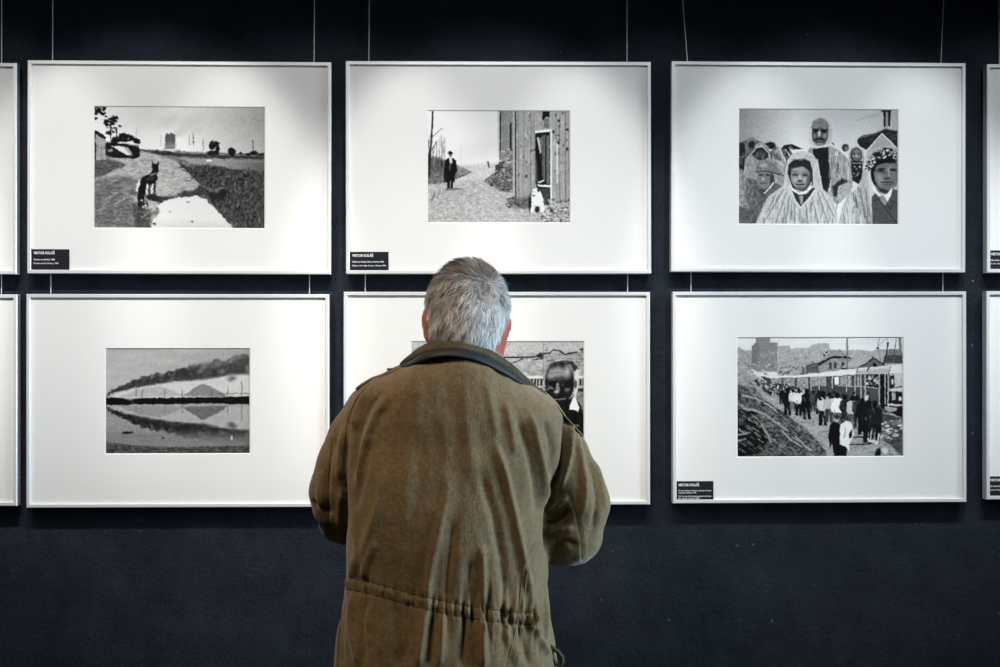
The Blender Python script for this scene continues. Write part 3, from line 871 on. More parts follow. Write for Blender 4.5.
def print_man_at_cracked_wall():
    p = Paint(411.5, 342, 583.5, 456, 0.70, 5)
    p.g = 0.68 + 0.24 * p.fbm(4.5, 2.6, 4).astype(np.float32)
    p.poly([(411, 342), (584, 342), (584, 352), (540, 353), (500, 356), (411, 357)], 0.74, 1.5, 0.12, 2, 1)
    for y, x0, x1 in ((357.6, 411, 534), (391, 411, 545)):
        p.line([(x0, y), (x1, y + .3)], 1.0, 0.18)
    p.line([(502, 358), (528, 358), (536, 357), (541, 353.5), (549, 354), (553, 350.4), (559, 352), (564, 355), (574, 353.4), (576, 353)], 1.2, 0.08)
    p.line([(509, 364), (516, 362.4), (523, 358.6)], 0.9, 0.12)
    p.blobs(14, (533, 354, 543, 361), 1.3, 0.8, (0.06, 0.2))
    p.line([(543, 342), (543, 374)], 0.6, 0.45)
    p.blobs(30, (545, 344, 583, 372), 1.4, 0.8, (0.3, 0.9), 0.5, 0.6)
    p.line([(546, 361), (562, 359), (583, 360)], 0.6, 0.35)
    p.ell(581, 350, 2.5, 1.2, 0.12, 0.4)
    # balustrade behind
    for a, b in ((411, 542), (574, 584)):
        p.poly([(a, 376), (b, 376), (b, 379), (a, 379)], 0.88, 0.3, 0.08)
        p.poly([(a, 379), (b, 379), (b, 386), (a, 386)], 0.14, 0.3)
        p.poly([(a, 386), (b, 386), (b, 388), (a, 388)], 0.75, 0.3)
        p.poly([(a, 388), (b, 388), (b, 392), (a, 392)], 0.2, 0.4, 0.1)
        for x in np.arange(a + 1, b, 3.1):
            p.line([(x, 379), (x, 386)], 1.2, 0.72)
        p.poly([(a, 392), (b, 392), (b, 456), (a, 456)], 0.55, 0.6, 0.2, 1.5, 1.5)
    # man in dark jacket
    p.poly([(500, 456), (512, 426), (535, 412), (548, 404), (572, 398), (578, 402), (584, 412), (584, 456)], 0.09, 0.5, 0.05, 1, 3)
    p.poly([(574, 366), (577.5, 372), (577.5, 388), (574.5, 400), (573, 390)], 0.86, 0.5)
    p.ell(558.8, 382.6, 14.6, 20.5, 0.10, 0.6)
    p.ell(563, 374, 9, 8, 0.24, 3, a=0.8)
    p.poly([(545, 372), (550, 366), (560, 363), (570, 366), (574, 372), (577, 368), (572, 362), (562, 361), (550, 364)], 0.18, 0.8, 0.15)
    p.blobs(30, (550, 362, 577, 370), 1.2, 0.6, (0.15, 0.6), 0.4, 0.7)
    p.poly([(546, 377), (549, 369), (556, 367), (563, 370), (565, 376), (556, 378), (549, 380)], 0.62, 2.6)
    p.line([(549, 374), (557, 373), (564, 374)], 0.6, 0.3, 0.6)
    p.ell(566.5, 372, 3.0, 5.2, 0.74, 2.4)
    p.blobs(40, (546, 380, 572, 400), 1.6, 0.8, (0.04, 0.4), 0.6, 0.45)
    p.line([(549, 381), (558, 379.8), (569, 378.6)], 0.6, 0.34)
    p.ell(550, 387.5, 2.6, 1.3, 0.36, 0.8, 20)
    p.ell(553, 383.6, 3.8, 1.2, 0.03, 0.5)
    p.ell(568, 383.4, 3, 1.1, 0.03, 0.5)
    p.poly([(556.2, 383), (558, 383), (559.4, 391), (554.6, 391.4)], 0.55, 0.7)
    p.ell(556, 392, 2.6, 1.6, 0.7, 0.6)
    p.line([(552, 394), (560, 394.4)], 0.8, 0.02)
    p.line([(546.5, 390), (550, 388), (553, 389)], 1.0, 0.5)
    p.ell(566.5, 390, 3, 1.8, 0.42, 0.9, -20)
    p.line([(553, 399.6), (564, 398.6)], 1.1, 0.5)
    p.line([(554, 397.4), (563, 396.8)], 0.8, 0.02)
    p.ell(574.6, 384.5, 1.7, 4.4, 0.35, 0.5)
    p.poly([(573.6, 396), (576.4, 402), (578.6, 408.4), (577, 412), (573.4, 409.6), (568, 409.4), (570, 403)], 0.95, 0.3)
    p.poly([(571, 412.4), (577, 412.4), (578, 424), (570, 422)], 0.03, 0.3)
    p.line([(576, 396), (583, 413)], 0.9, 0.5)
    p.line([(579, 400), (584, 406)], 0.8, 0.6)
    p.warp = 0.7
    return p


def print_crowd_by_tram():
    p = Paint(737.5, 338, 902.5, 456, 0.90, 6)
    p.g += 0.03 * p.fbm(20, 4, 2).astype(np.float32)
    # hazy blocks
    p.poly([(737, 351), (739, 347.6), (742, 349.4), (745, 350.6), (753, 351), (753, 380), (737, 380)], 0.64, 0.4, 0.08, 1.5, 1.5)
    p.poly([(778, 346.4), (790, 346.4), (790.5, 349), (808, 348.4), (812, 345.4), (818, 344.4), (829, 344.2), (830, 350), (840, 351), (858, 350.4), (870, 352), (880, 350),
            (902, 352), (902, 376), (778, 376)], 0.68, 0.4, 0.09, 1.5, 1.5)
    p.poly([(752.5, 346.5), (756.5, 343.4), (756.5, 338), (770.6, 338), (770.6, 343), (777.8, 343.4), (777.8, 372), (752.5, 372)], 0.55, 0.3, 0.03)
    p.poly([(752.5, 346.5), (759.6, 343), (759.6, 364), (752.5, 366)], 0.48, 0.3, 0.02)
    p.blobs(60, (780, 348, 835, 374), 1.0, 1.4, (0.5, 0.8), 0.4, 0.7)
    p.blobs(90, (738, 362, 835, 376), 1.4, 0.9, (0.2, 0.9), 0.3, 0.8)
    p.line([(774, 345), (774, 352)], 0.4, 0.5)
    p.strokes(120, (738, 350, 835, 376), 0, 2.5, 0.8, (0.4, 0.9), None, 0.5)
    p.strokes(60, (738, 352, 835, 376), 4, -.3, 0.6, (0.35, 0.9), None, 0.5)
    # gabled houses
    p.poly([(817, 365), (826, 357), (831, 351), (839.6, 350), (845, 354), (851, 358.6), (851, 373), (817, 374)], 0.58, 0.4, 0.12, 1.5, 1)
    p.poly([(817, 364), (831, 357), (846, 356.6), (852, 359.4), (846, 359), (832, 359), (819, 366)], 0.12, 0.3)
    for x in (829, 834, 841):
        p.poly([(x, 363), (x + 2.4, 363), (x + 2.4, 369), (x, 369)], 0.22, 0.3)
    p.ell(826.5, 353, 1.0, 1.2, 0.2, 0.3)
    p.ell(824, 356, 1.0, 1.2, 0.2, 0.3)
    p.poly([(806, 366), (818, 363), (819, 373), (806, 373)], 0.35, 0.5, 0.25, 1, 1)
    p.poly([(841, 368), (853, 359.6), (872, 358.6), (858, 368.6)], 0.70, 0.3, 0.08, 3, .8)
    p.poly([(857, 368.6), (873, 359), (883, 365), (884, 369)], 0.42, 0.3, 0.04)
    p.line([(841, 369), (857, 369), (873, 359.2), (884, 365.6)], 1.2, 0.10)
    p.ell(874, 365.4, 2.1, 1.6, 0.07, 0.3)
    p.ell(871.8, 358, 0.7, 1.6, 0.2, 0.3)
    p.line([(846.8, 338), (846.8, 370)], 1.6, 0.45)
    p.poly([(885, 356), (902, 354), (902, 364), (884, 364)], 0.30, 0.4, 0.12, 1, 1)
    p.poly([(888, 350), (900, 350), (901, 356), (887, 356)], 0.5, 0.4, 0.1)
    p.poly([(897.6, 338), (900.4, 338), (901, 356), (898, 356)], 0.5, 0.3)
    p.line([(879, 338), (877, 349), (880, 362)], 0.6, 0.4)
    p.line([(888, 339), (878, 346)], 0.5, 0.45)
    p.line([(887, 344), (886, 354), (883, 364)], 1.4, 0.12)
    p.line([(896, 338), (893.6, 354), (899.6, 366)], 0.7, 0.3)
    p.ell(877.4, 349, 1.2, 1.3, 0.15, 0.3)
    # tram cars
    p.poly([(752, 369), (760, 374), (770, 378), (800, 377.6), (832, 374), (860, 371), (903, 367), (903, 416), (870, 410), (836, 400), (800, 392), (770, 384)], 0.30, 0.4, 0.08, 1.2, 3)
    for x0, x1, y0, y1 in ((771, 782, 378, 384), (784, 795, 378.5, 386), (797, 808, 378, 388), (812, 818, 377, 386), (820, 826, 377, 386), (839.5, 845, 377, 385), (847, 851, 376.4, 386), (856.5, 859, 376, 386.6)):
        p.poly([(x0, y0), (x1, y0 - .4), (x1, y1), (x0, y1)], 0.62, 0.4, 0.3, 1, 1)
    p.poly([(866, 375.6), (877, 374.8), (877, 387.6), (866, 387.6)], 0.10, 0.3, 0.05)
    p.blobs(26, (866, 376, 877, 386), 1.3, 0.9, (0.4, 0.95), 0.3, 0.8)
    p.poly([(865, 389), (877, 389.4), (877, 400), (865, 397)], 0.34, 0.3, 0.03)
    p.poly([(880, 375), (886, 374.6), (886, 410), (880, 407)], 0.07, 0.3)
    p.poly([(834, 377.5), (838.6, 377), (838.4, 384.6), (834.6, 385)], 0.95, 0.3)
    for x, y0, y1 in ((811, 376, 390), (819, 376, 392), (832, 376, 388), (846, 376, 392), (854.6, 375, 396), (860.4, 374, 398), (864.5, 374, 398), (878.6, 373, 404), (884.4, 374, 404), (887.6, 373, 406)):
        p.line([(x, y0), (x, y1)], 0.9, 0.82)
    p.line([(838, 385.6), (852, 386.4), (864, 387), (878, 388.4)], 0.8, 0.75)
    p.poly([(889, 374.4), (902.6, 374), (902.6, 386), (890, 387.6)], 0.80, 0.3, 0.08)
    p.poly([(889.4, 376), (893.4, 375.6), (894, 387), (889.6, 388)], 0.08, 0.3)
    p.ell(891.6, 382, 1.2, 3, 0.85, 0.4)
    p.poly([(888.6, 389), (902.6, 387.4), (902.6, 392), (888.6, 391.6)], 0.85, 0.3)
    p.poly([(888, 392), (902.6, 392), (902.6, 418), (888, 412)], 0.10, 0.3, 0.05)
    p.poly([(891, 393), (895, 393), (894.6, 400), (891.4, 400)], 0.72, 0.3)
    p.ell(899.4, 399, 1.6, 2.0, 0.9, 0.4)
    p.poly([(887, 403.6), (902.6, 404.6), (902.6, 406), (887, 405.6)], 0.85, 0.3)
    p.poly([(884, 406), (896, 407.6), (895.6, 411), (889, 412), (884, 409)], 0.7, 0.4, 0.12)
    p.poly([(751.6, 368.4), (756, 371), (762, 374.4), (770, 376.4), (800, 375.4), (832, 371.4), (860, 368.4), (884, 366.4), (903, 364.4), (903, 374), (888, 374), (860, 374.4), (832, 376.4),
            (800, 377.4), (770, 378), (760, 375.8), (752, 370)], 0.90, 0.3, 0.04, 4, 1)
    p.poly([(856, 371), (866, 370), (888, 368.4), (888, 374), (858, 374.6)], 0.66, 1.6, a=0.7)
    p.line([(858, 369), (855.4, 374.6)], 0.8, 0.15)
    p.line([(868.6, 368), (866.4, 371.6)], 1.2, 0.15)
    p.line([(889.6, 367), (888, 374)], 0.8, 0.3)
    # road
    p.poly([(737, 376), (752, 372), (770, 384), (800, 393), (836, 402), (875, 410), (903, 418), (903, 457), (737, 457)], 0.66, 0.5, 0.16, 3, 1)
    p.strokes(80, (780, 410, 880, 455), 7, 0.4, 0.7, (0.35, 0.9), None, 0.5)
    p.poly([(878, 412), (903, 418), (903, 457), (884, 440), (872, 420)], 0.32, 1, 0.2, 2, 1)
    p.blobs(70, (879, 420, 902, 438), 1.6, 0.9, (0.4, 0.97), 0.3, 0.9)
    p.strokes(20, (880, 436, 902, 454), 5, 2, 0.7, (0.1, 0.6))
    for y in (437, 444):
        p.line([(850, y), (874, y - 1.5)], 1.4, 0.2)
        p.line([(850, y - 2.4), (874, y - 3.6)], 2.0, 0.62)
    # earth heap
    m = p.mask_poly([(737, 372), (746, 378), (756, 388), (766, 400), (780, 409), (800, 424), (818, 440), (826, 452), (826, 457), (737, 457)], 0.8)
    p.put(m, 0.34, 0.34, 2.2, 1.4)
    p.poly([(737, 374), (752, 378), (758, 388), (744, 386), (737, 384)], 0.62, 1, 0.25, 1.5, 1)
    p.poly([(737, 410), (756, 411), (762, 424), (768, 440), (760, 452), (737, 456)], 0.07, 1.5, 0.06)
    p.strokes(320, (738, 376, 820, 452), 5, 3.6, 0.9, (0.08, 0.85), m, 0.7)
    for a in ([(743, 395), (756, 398), (768, 404), (776, 410)], [(744, 408), (756, 410), (766, 414), (776, 422), (788, 430)], [(762, 424), (768, 434), (771, 441)],
              [(782, 430), (792, 440), (802, 446)], [(796, 436), (806, 446), (811, 449)], [(738, 434), (750, 432)], [(738, 440), (746, 438)]):
        p.line(a, 1.8, 0.72, 0.8)
    p.strokes(50, (745, 388, 800, 420), 5, 3.2, 0.8, (0.5, 0.8), m, 0.6)
    p.blobs(60, (738, 400, 815, 455), 1.3, 0.8, (0.05, 0.5), 0.4, 0.8, m)
    # far crowd
    p.blobs(190, (752, 378, 800, 394), 1.1, 1.9, (0.03, 0.35), 0.3, 0.9, p.mask_poly([(751, 376), (764, 382), (800, 388), (812, 396), (790, 404), (768, 394)]))
    p.blobs(80, (754, 378, 806, 392), 0.8, 0.9, (0.8, 0.97), 0.3, 0.9, p.mask_poly([(751, 376), (764, 382), (800, 388), (812, 394), (790, 398), (768, 390)]))

    def walker(x, y, h, top, low, sk=0):
        w = h * 0.17
        p.poly([(x - w * .75, y + h * .5), (x + w * .75, y + h * .5), (x + w * .7, y + h), (x + w * .15, y + h), (x, y + h * .65), (x - w * .2, y + h), (x - w * .8, y + h)], low, 0.3)
        if sk:
            p.poly([(x - w * .8, y + h * .4), (x + w * .8, y + h * .4), (x + w * 1.0, y + h * .74), (x - w * 1.0, y + h * .74)], low, 0.3)
        p.poly([(x - w, y + h * .2), (x - w * .3, y + h * .14), (x + w * .3, y + h * .14), (x + w, y + h * .2), (x + w * 1.15, y + h * .5), (x + w * .7, y + h * .56), (x - w * .7, y + h * .56), (x - w * 1.15, y + h * .48)], top, 0.3, 0.06)
        p.ell(x, y + h * .075, h * .07, h * .085, 0.06, 0.3)

    for x, y, h, t, l, s_ in ((788, 388, 27, .08, .05, 0), (793, 389, 22, .9, .4, 0), (799, 389, 26, .92, .06, 1), (807, 389, 30, .05, .05, 1), (782, 388, 16, .1, .1, 0), (813, 391, 20, .3, .2, 0),
                              (819, 390, 24, .15, .08, 0), (823, 392, 33, .85, .06, 0), (829, 392, 30, .75, .25, 0), (837, 393, 34, .95, .4, 0), (845, 395, 30, .15, .2, 0), (852, 396, 32, .8, .35, 0),
                              (857, 396, 30, .25, .2, 0), (862, 398, 36, .07, .07, 0), (868, 400, 42, .1, .08, 1), (874, 401, 42, .14, .08, 1)):
        walker(x, y, h, t, l, s_)
    p.blobs(20, (818, 392, 872, 400), 1.6, 1.3, (0.04, 0.1))
    p.strokes(90, (784, 394, 878, 432), 0.6, 4, 0.8, (0.05, 0.95), p.mask_poly([(782, 392), (876, 402), (878, 434), (850, 426), (800, 414)]), 0.6)
    p.ell(866, 398, 1.6, 3, 0.85, 0.4, 30)
    p.line([(878, 434), (877, 442)], 1.4, 0.9)
    p.line([(871, 430), (870, 438)], 1.2, 0.8)
    p.poly([(866, 438), (880, 441), (876, 444), (868, 441)], 0.85, 0.4)
    # couple walking towards the viewer
    p.poly([(830, 423), (835, 421), (840, 424), (841, 440), (847, 444), (846, 457), (834, 457), (832, 442), (829.6, 448), (828, 436)], 0.06, 0.3, 0.03)
    p.poly([(840, 424), (846, 420), (851, 422), (853.6, 434), (848.6, 443), (849, 452), (845.6, 446), (839, 443.6), (839.6, 432)], 0.93, 0.3, 0.06)
    p.line([(845, 428), (844, 437)], 0.8, 0.55)
    p.ell(842.6, 418, 2.4, 3.4, 0.12, 0.4)
    p.ell(843, 419.6, 1.4, 1.8, 0.35, 0.4)
    p.ell(836, 419, 2.6, 3, 0.7, 0.6)
    p.ell(836.6, 416.6, 2.6, 1.8, 0.2, 0.5)
    p.poly([(849, 432), (852, 428), (851.6, 436), (848.4, 438)], 0.1, 0.3)
    p.ell(881, 452, 7.2, 6.4, 0.55, 0.5)
    p.poly([(874, 457), (875, 450), (879, 446.4), (880, 452), (879, 457)], 0.08, 0.5)
    p.ell(884, 450, 3.0, 3.6, 0.85, 1.0, -30)
    p.warp = 0.8
    return p


def print_misty_field(x0, y0, x1, y1, seed):
    p = Paint(x0, y0, x1, y1, 0.8, seed)
    h = y0 + (y1 - y0) * 0.55
    p.poly([(x0 - 1, h), (x1 + 1, h - 3), (x1 + 1, y1 + 1), (x0 - 1, y1 + 1)], 0.38, 0.6, 0.2, 4, 1)
    p.poly([(x0 - 1, h - 2), (x0 + 60, h - 8), (x1 + 1, h - 4), (x1 + 1, h + 2), (x0 - 1, h + 2)], 0.22, 1, 0.1)
    return p


# ------------------------------------------------------------------ framed photographs
YF, YG, YM, YP, YB = -0.040, -0.0362, -0.0338, -0.0312, -0.0120   # lip, glass, mat face, print, frame back
FONT = bpy.data.curves.new('caption', 'FONT')


def text_mesh(name, lines, x, z, wid, parent):
    """white caption lines; each entry is (text, dz below the card's top, cap height, width, weight)"""
    V, F = [], []
    for s, dz, size, width, weight in lines:
        c = bpy.data.curves.new('caption', 'FONT')
        c.body = s
        c.size = size
        c.offset = weight
        c.resolution_u = 2
        o = bpy.data.objects.new('caption_source', c)
        COL.objects.link(o)
        bpy.context.view_layer.update()
        me = bpy.data.meshes.new_from_object(o.evaluated_get(bpy.context.evaluated_depsgraph_get()))
        n = len(V)
        co = np.array([v.co[:] for v in me.vertices])
        k = width / max(co[:, 0].max() - co[:, 0].min(), 1e-6)
        for v in co:
            V.append((x + (v[0] - co[:, 0].min()) * k, YG - 0.0016, z - dz + v[1]))
        F += [tuple(n + i for i in q.vertices) for q in me.polygons]
        bpy.data.objects.remove(o)
    me = mesh(name, V, F)
    return link(name, me, M_ink, parent)


def framed(corner, prect, painter, label, caption=None, roll=0.0):
    l, t, r, b = corner
    a0, a1 = W(l, t, YF), W(r, b, YF)
    cx, cz = (a0[0] + a1[0]) / 2, (a0[2] + a1[2]) / 2
    w, h = (a1[0] - a0[0]) / 2, (a0[2] - a1[2]) / 2
    root = bpy.data.objects.new('framed_photograph', None)
    root.empty_display_size = 0.05
    root.location = (cx, 0, cz)
    root.rotation_euler = (0, math.radians(roll), 0)
    COL.objects.link(root)
    root['label'] = label
    root['category'] = 'picture'
    root['group'] = 'framed photographs on the dark wall'
    lip = 0.0088
    # silver profile: four mitred sides in one part
    prof = [(0, YB), (0, YF + 0.0012), (0.0012, YF), (lip - 0.001, YF), (lip, YF + 0.001), (lip, YG + 0.002), (0.006, YG + 0.002), (0.006, YB)]
    V, F = [], []
    cor = [(-1, 1), (1, 1), (1, -1), (-1, -1)]
    for sx, sz in cor:
        for d, y in prof:
            V.append((sx * (w - d), y, sz * (h - d)))
    n = len(prof)
    for k in range(4):
        for j in range(n):
            j2, k2 = (j + 1) % n, (k + 1) % 4
            F.append((k * n + j, k2 * n + j, k2 * n + j2, k * n + j2))
    fo = link('frame', mesh('frame', V, F), M_alu, root)
    m = MB()
    iw, ih = w - 0.0062, h - 0.0062
    m.box((-iw, YB - 0.002, -ih), (iw, YB, ih))
    m.build('backing', M_back, root)
    m = MB()
    m.box((-iw, YG, -ih), (iw, YG + 0.0018, ih))
    m.build('glass', M_glass, root)
    # passe-partout with a bevelled window
    q0, q1 = W(prect[0], prect[1], YP), W(prect[2], prect[3], YP)
    x0, x1, z0, z1 = q0[0] - cx, q1[0] - cx, q1[2] - cz, q0[2] - cz
    bev = 0.0022
    V, F = [], []
    for (X0, X1, Z0, Z1, y) in ((-iw, iw, -ih, ih, YM), (x0 - bev, x1 + bev, z0 - bev, z1 + bev, YM), (x0, x1, z0, z1, YP - 0.0004), (-iw, iw, -ih, ih, YP - 0.0004)):
        V += [(X0, y, Z1), (X1, y, Z1), (X1, y, Z0), (X0, y, Z0)]
    for a, b_ in ((0, 4), (4, 8), (8, 12), (12, 0)):
        for k in range(4):
            k2 = (k + 1) % 4
            F.append((a + k, b_ + k, b_ + k2, a + k2))
    link('passepartout', mesh('passepartout', V, F), M_mat, root)
    # the print
    p = painter
    gh, gw = p.g.shape
    ov = 0.0015
    xs = np.linspace(x0 - ov, x1 + ov, gw)
    zs = np.linspace(z1 + ov, z0 - ov, gh)
    VX = np.zeros((gh, gw, 3), np.float32)
    VX[..., 0], VX[..., 1], VX[..., 2] = xs[None, :], YP, zs[:, None]
    idx = np.arange(gh * gw).reshape(gh, gw)
    Q = np.stack([idx[:-1, :-1], idx[1:, :-1], idx[1:, 1:], idx[:-1, 1:]], -1).reshape(-1, 4)
    me = fast_quads('photo_print', VX.reshape(-1, 3), Q)
    lin = p.linear().reshape(-1, 1)
    point_color(me, np.repeat(lin, 3, 1))
    link('photo_print', me, M_print, root)
    if caption:
        rect, lines = caption
        c0, c1 = W(rect[0], rect[1], YG), W(rect[2], rect[3], YG)
        m = MB()
        m.box((c0[0] - cx, YG - 0.0012, c1[2] - cz), (c1[0] - cx, YG - 0.00005, c0[2] - cz))
        card = m.build('caption_card', M_label, root)
        card['label'] = 'small black caption card with white lettering'
        text_mesh('caption_text', lines, c0[0] - cx + 0.006, c0[2] - cz, 0.09, card)
    return root


K = 3.5675 / 1500.0   # metres per photograph pixel on the wall
NAME = ('VIKTOR KOLÁŘ', 4.9 * K, 0.0084, 21 * K, 0.00022)
cap1 = ((31.3, 249.5, 69.6, 270.2), [NAME, ('Ostrava na dohled, 1980', 10.9 * K, 0.0052, 21 * K, 0.0001), ('Ostrava and the Factory, 1980', 14.6 * K, 0.0050, 24.5 * K, 0.00005)])
cap2 = ((349.6, 251.6, 388.4, 271.8), [NAME, ('Haldy na okraji města, Ostrava 1981', 10.6 * K, 0.0052, 31.5 * K, 0.0001), ('Heaps at the edge of town, Ostrava 1981', 14.4 * K, 0.0050, 33.5 * K, 0.00005)])
cap6 = ((675.6, 481.0, 713.2, 500.8), [NAME, ('V den stávky lidé procházejí kolem', 10.0 * K, 0.0046, 33 * K, 0.00005), ('tramvají, Ostrava 1985', 12.1 * K, 0.0046, 18 * K, 0.00005),
                                       ('On the day of stoppage people walk past', 15.6 * K, 0.0046, 33 * K, 0.00005), ('the trams, Ostrava 1985', 17.7 * K, 0.0046, 21 * K, 0.00005)])
capR1 = ((988.2, 250.4, 1026.5, 270.4), [NAME, ('Na dvoře, Ostrava 1979', 10.5 * K, 0.0052, 22 * K, 0.0001), ('In the Yard, Ostrava 1979', 14.0 * K, 0.0050, 24 * K, 0.00005)])
capR2 = ((987.4, 476.4, 1025.6, 496.4), [NAME, ('Na cestě domů, Ostrava 1980', 10.5 * K, 0.0052, 26 * K, 0.0001), ('On the Way Home, Ostrava 1980', 14.2 * K, 0.0050, 28 * K, 0.00005)])

framed((27.3, 60.4, 330.9, 274.0), (94.5, 107, 264.5, 228), print_dog_on_track(),
       'silver framed photo of a dog on a muddy track beside a bright puddle', cap1, 0.12)
framed((345.8, 60.6, 651.0, 274.0), (428, 111, 569.5, 222.5), print_walker_by_shed(),
       'silver framed photo of a walker and a white dog by a plank shed', cap2, -0.1)
framed((671.2, 61.3, 965.6, 272.3), (739, 109.5, 897.5, 224), print_rain_capes(),
       'silver framed photo of people in pale hooded rain capes', None, 0.12)
framed((26.3, 294.0, 329.0, 507.0), (106, 349, 249.5, 453), print_smoke_over_lake(),
       'silver framed photo of black smoke mirrored in a lake')
framed((343.6, 291.8, 650.0, 504.6), (411.5, 342, 583.5, 456), print_man_at_cracked_wall(),
       'silver framed photo showing a face before a cracked wall, behind the person')
framed((672.8, 291.5, 966.4, 502.4), (737.5, 338, 902.5, 456), print_crowd_by_tram(),
       'silver framed photo of a crowd walking beside a row of trams', cap6, -0.1)
framed((-282.0, 61.5, 16.4, 274.2), (-205, 109, -55, 224), print_misty_field(-205, 109, -55, 224, 21),
       'upper silver framed picture cut off by the left edge, beside the dog photo')
framed((-282.0, 294.2, 17.0, 506.0), (-205, 342, -55, 456), print_misty_field(-205, 342, -55, 456, 22),
       'lower silver framed picture cut off by the left edge, beside the smoke photo')
framed((986.9, 64.0, 1281.0, 273.0), (1060, 112, 1210, 224), print_misty_field(1060, 112, 1210, 224, 23),
       'upper silver framed picture cut off by the right edge, beside the rain cape photo', capR1)
framed((986.4, 291.2, 1280.0, 498.8), (1060, 338, 1210, 452), print_misty_field(1060, 338, 1210, 452, 24),
       'lower silver framed picture cut off by the right edge, beside the tram photo', capR2)

# ------------------------------------------------------------------ hanging wires, each from the ceiling down behind both rows
for xt, xa, xb, ybot, lab in (
        (1.6, 1.6, 1.4, 300, 'thin steel wire at the left edge of the picture holding the cut-off frames'),
        (52.6, 52.6, 50.8, 300, 'thin steel wire holding the left end of the dog and smoke photos'),
        (314.4, 314.0, 309.5, 300, 'thin steel wire holding the right end of the dog and smoke photos'),
        (369.3, 368.8, 365.2, 298, 'thin steel wire holding the left end of the plank shed photo'),
        (627.0, 627.0, 627.6, 298, 'thin steel wire holding the right end of the plank shed photo'),
        (682.6, 687.6, 691.0, 298, 'slightly slanting steel wire holding the left end of the rain cape photo'),
        (943.6, 940.8, 942.8, 298, 'thin steel wire holding the right end of the rain cape photo'),
        (999.0, 999.2, 1001.0, 298, 'thin steel wire at the right edge of the picture holding the cut-off frames')):
    yw = -0.007
    a, b, c = W(xt, 0, yw), W(xa, 64, yw), W(xb, ybot, yw)
    s = (3.2 - b[2]) / max(a[2] - b[2], 1e-6)
    top = b + (a - b) * s
    d = W(xb, 275, yw)
    m = MB()
    m.tube([(top[0], yw, 3.2), tuple(a + (b - a) * 0.98), tuple(d), tuple(c)], 0.00115, 6)
    o = m.build('hanging_wire', M_wire)
    o['label'] = lab
    o['category'] = 'wire'
    o['group'] = 'picture hanging wires'

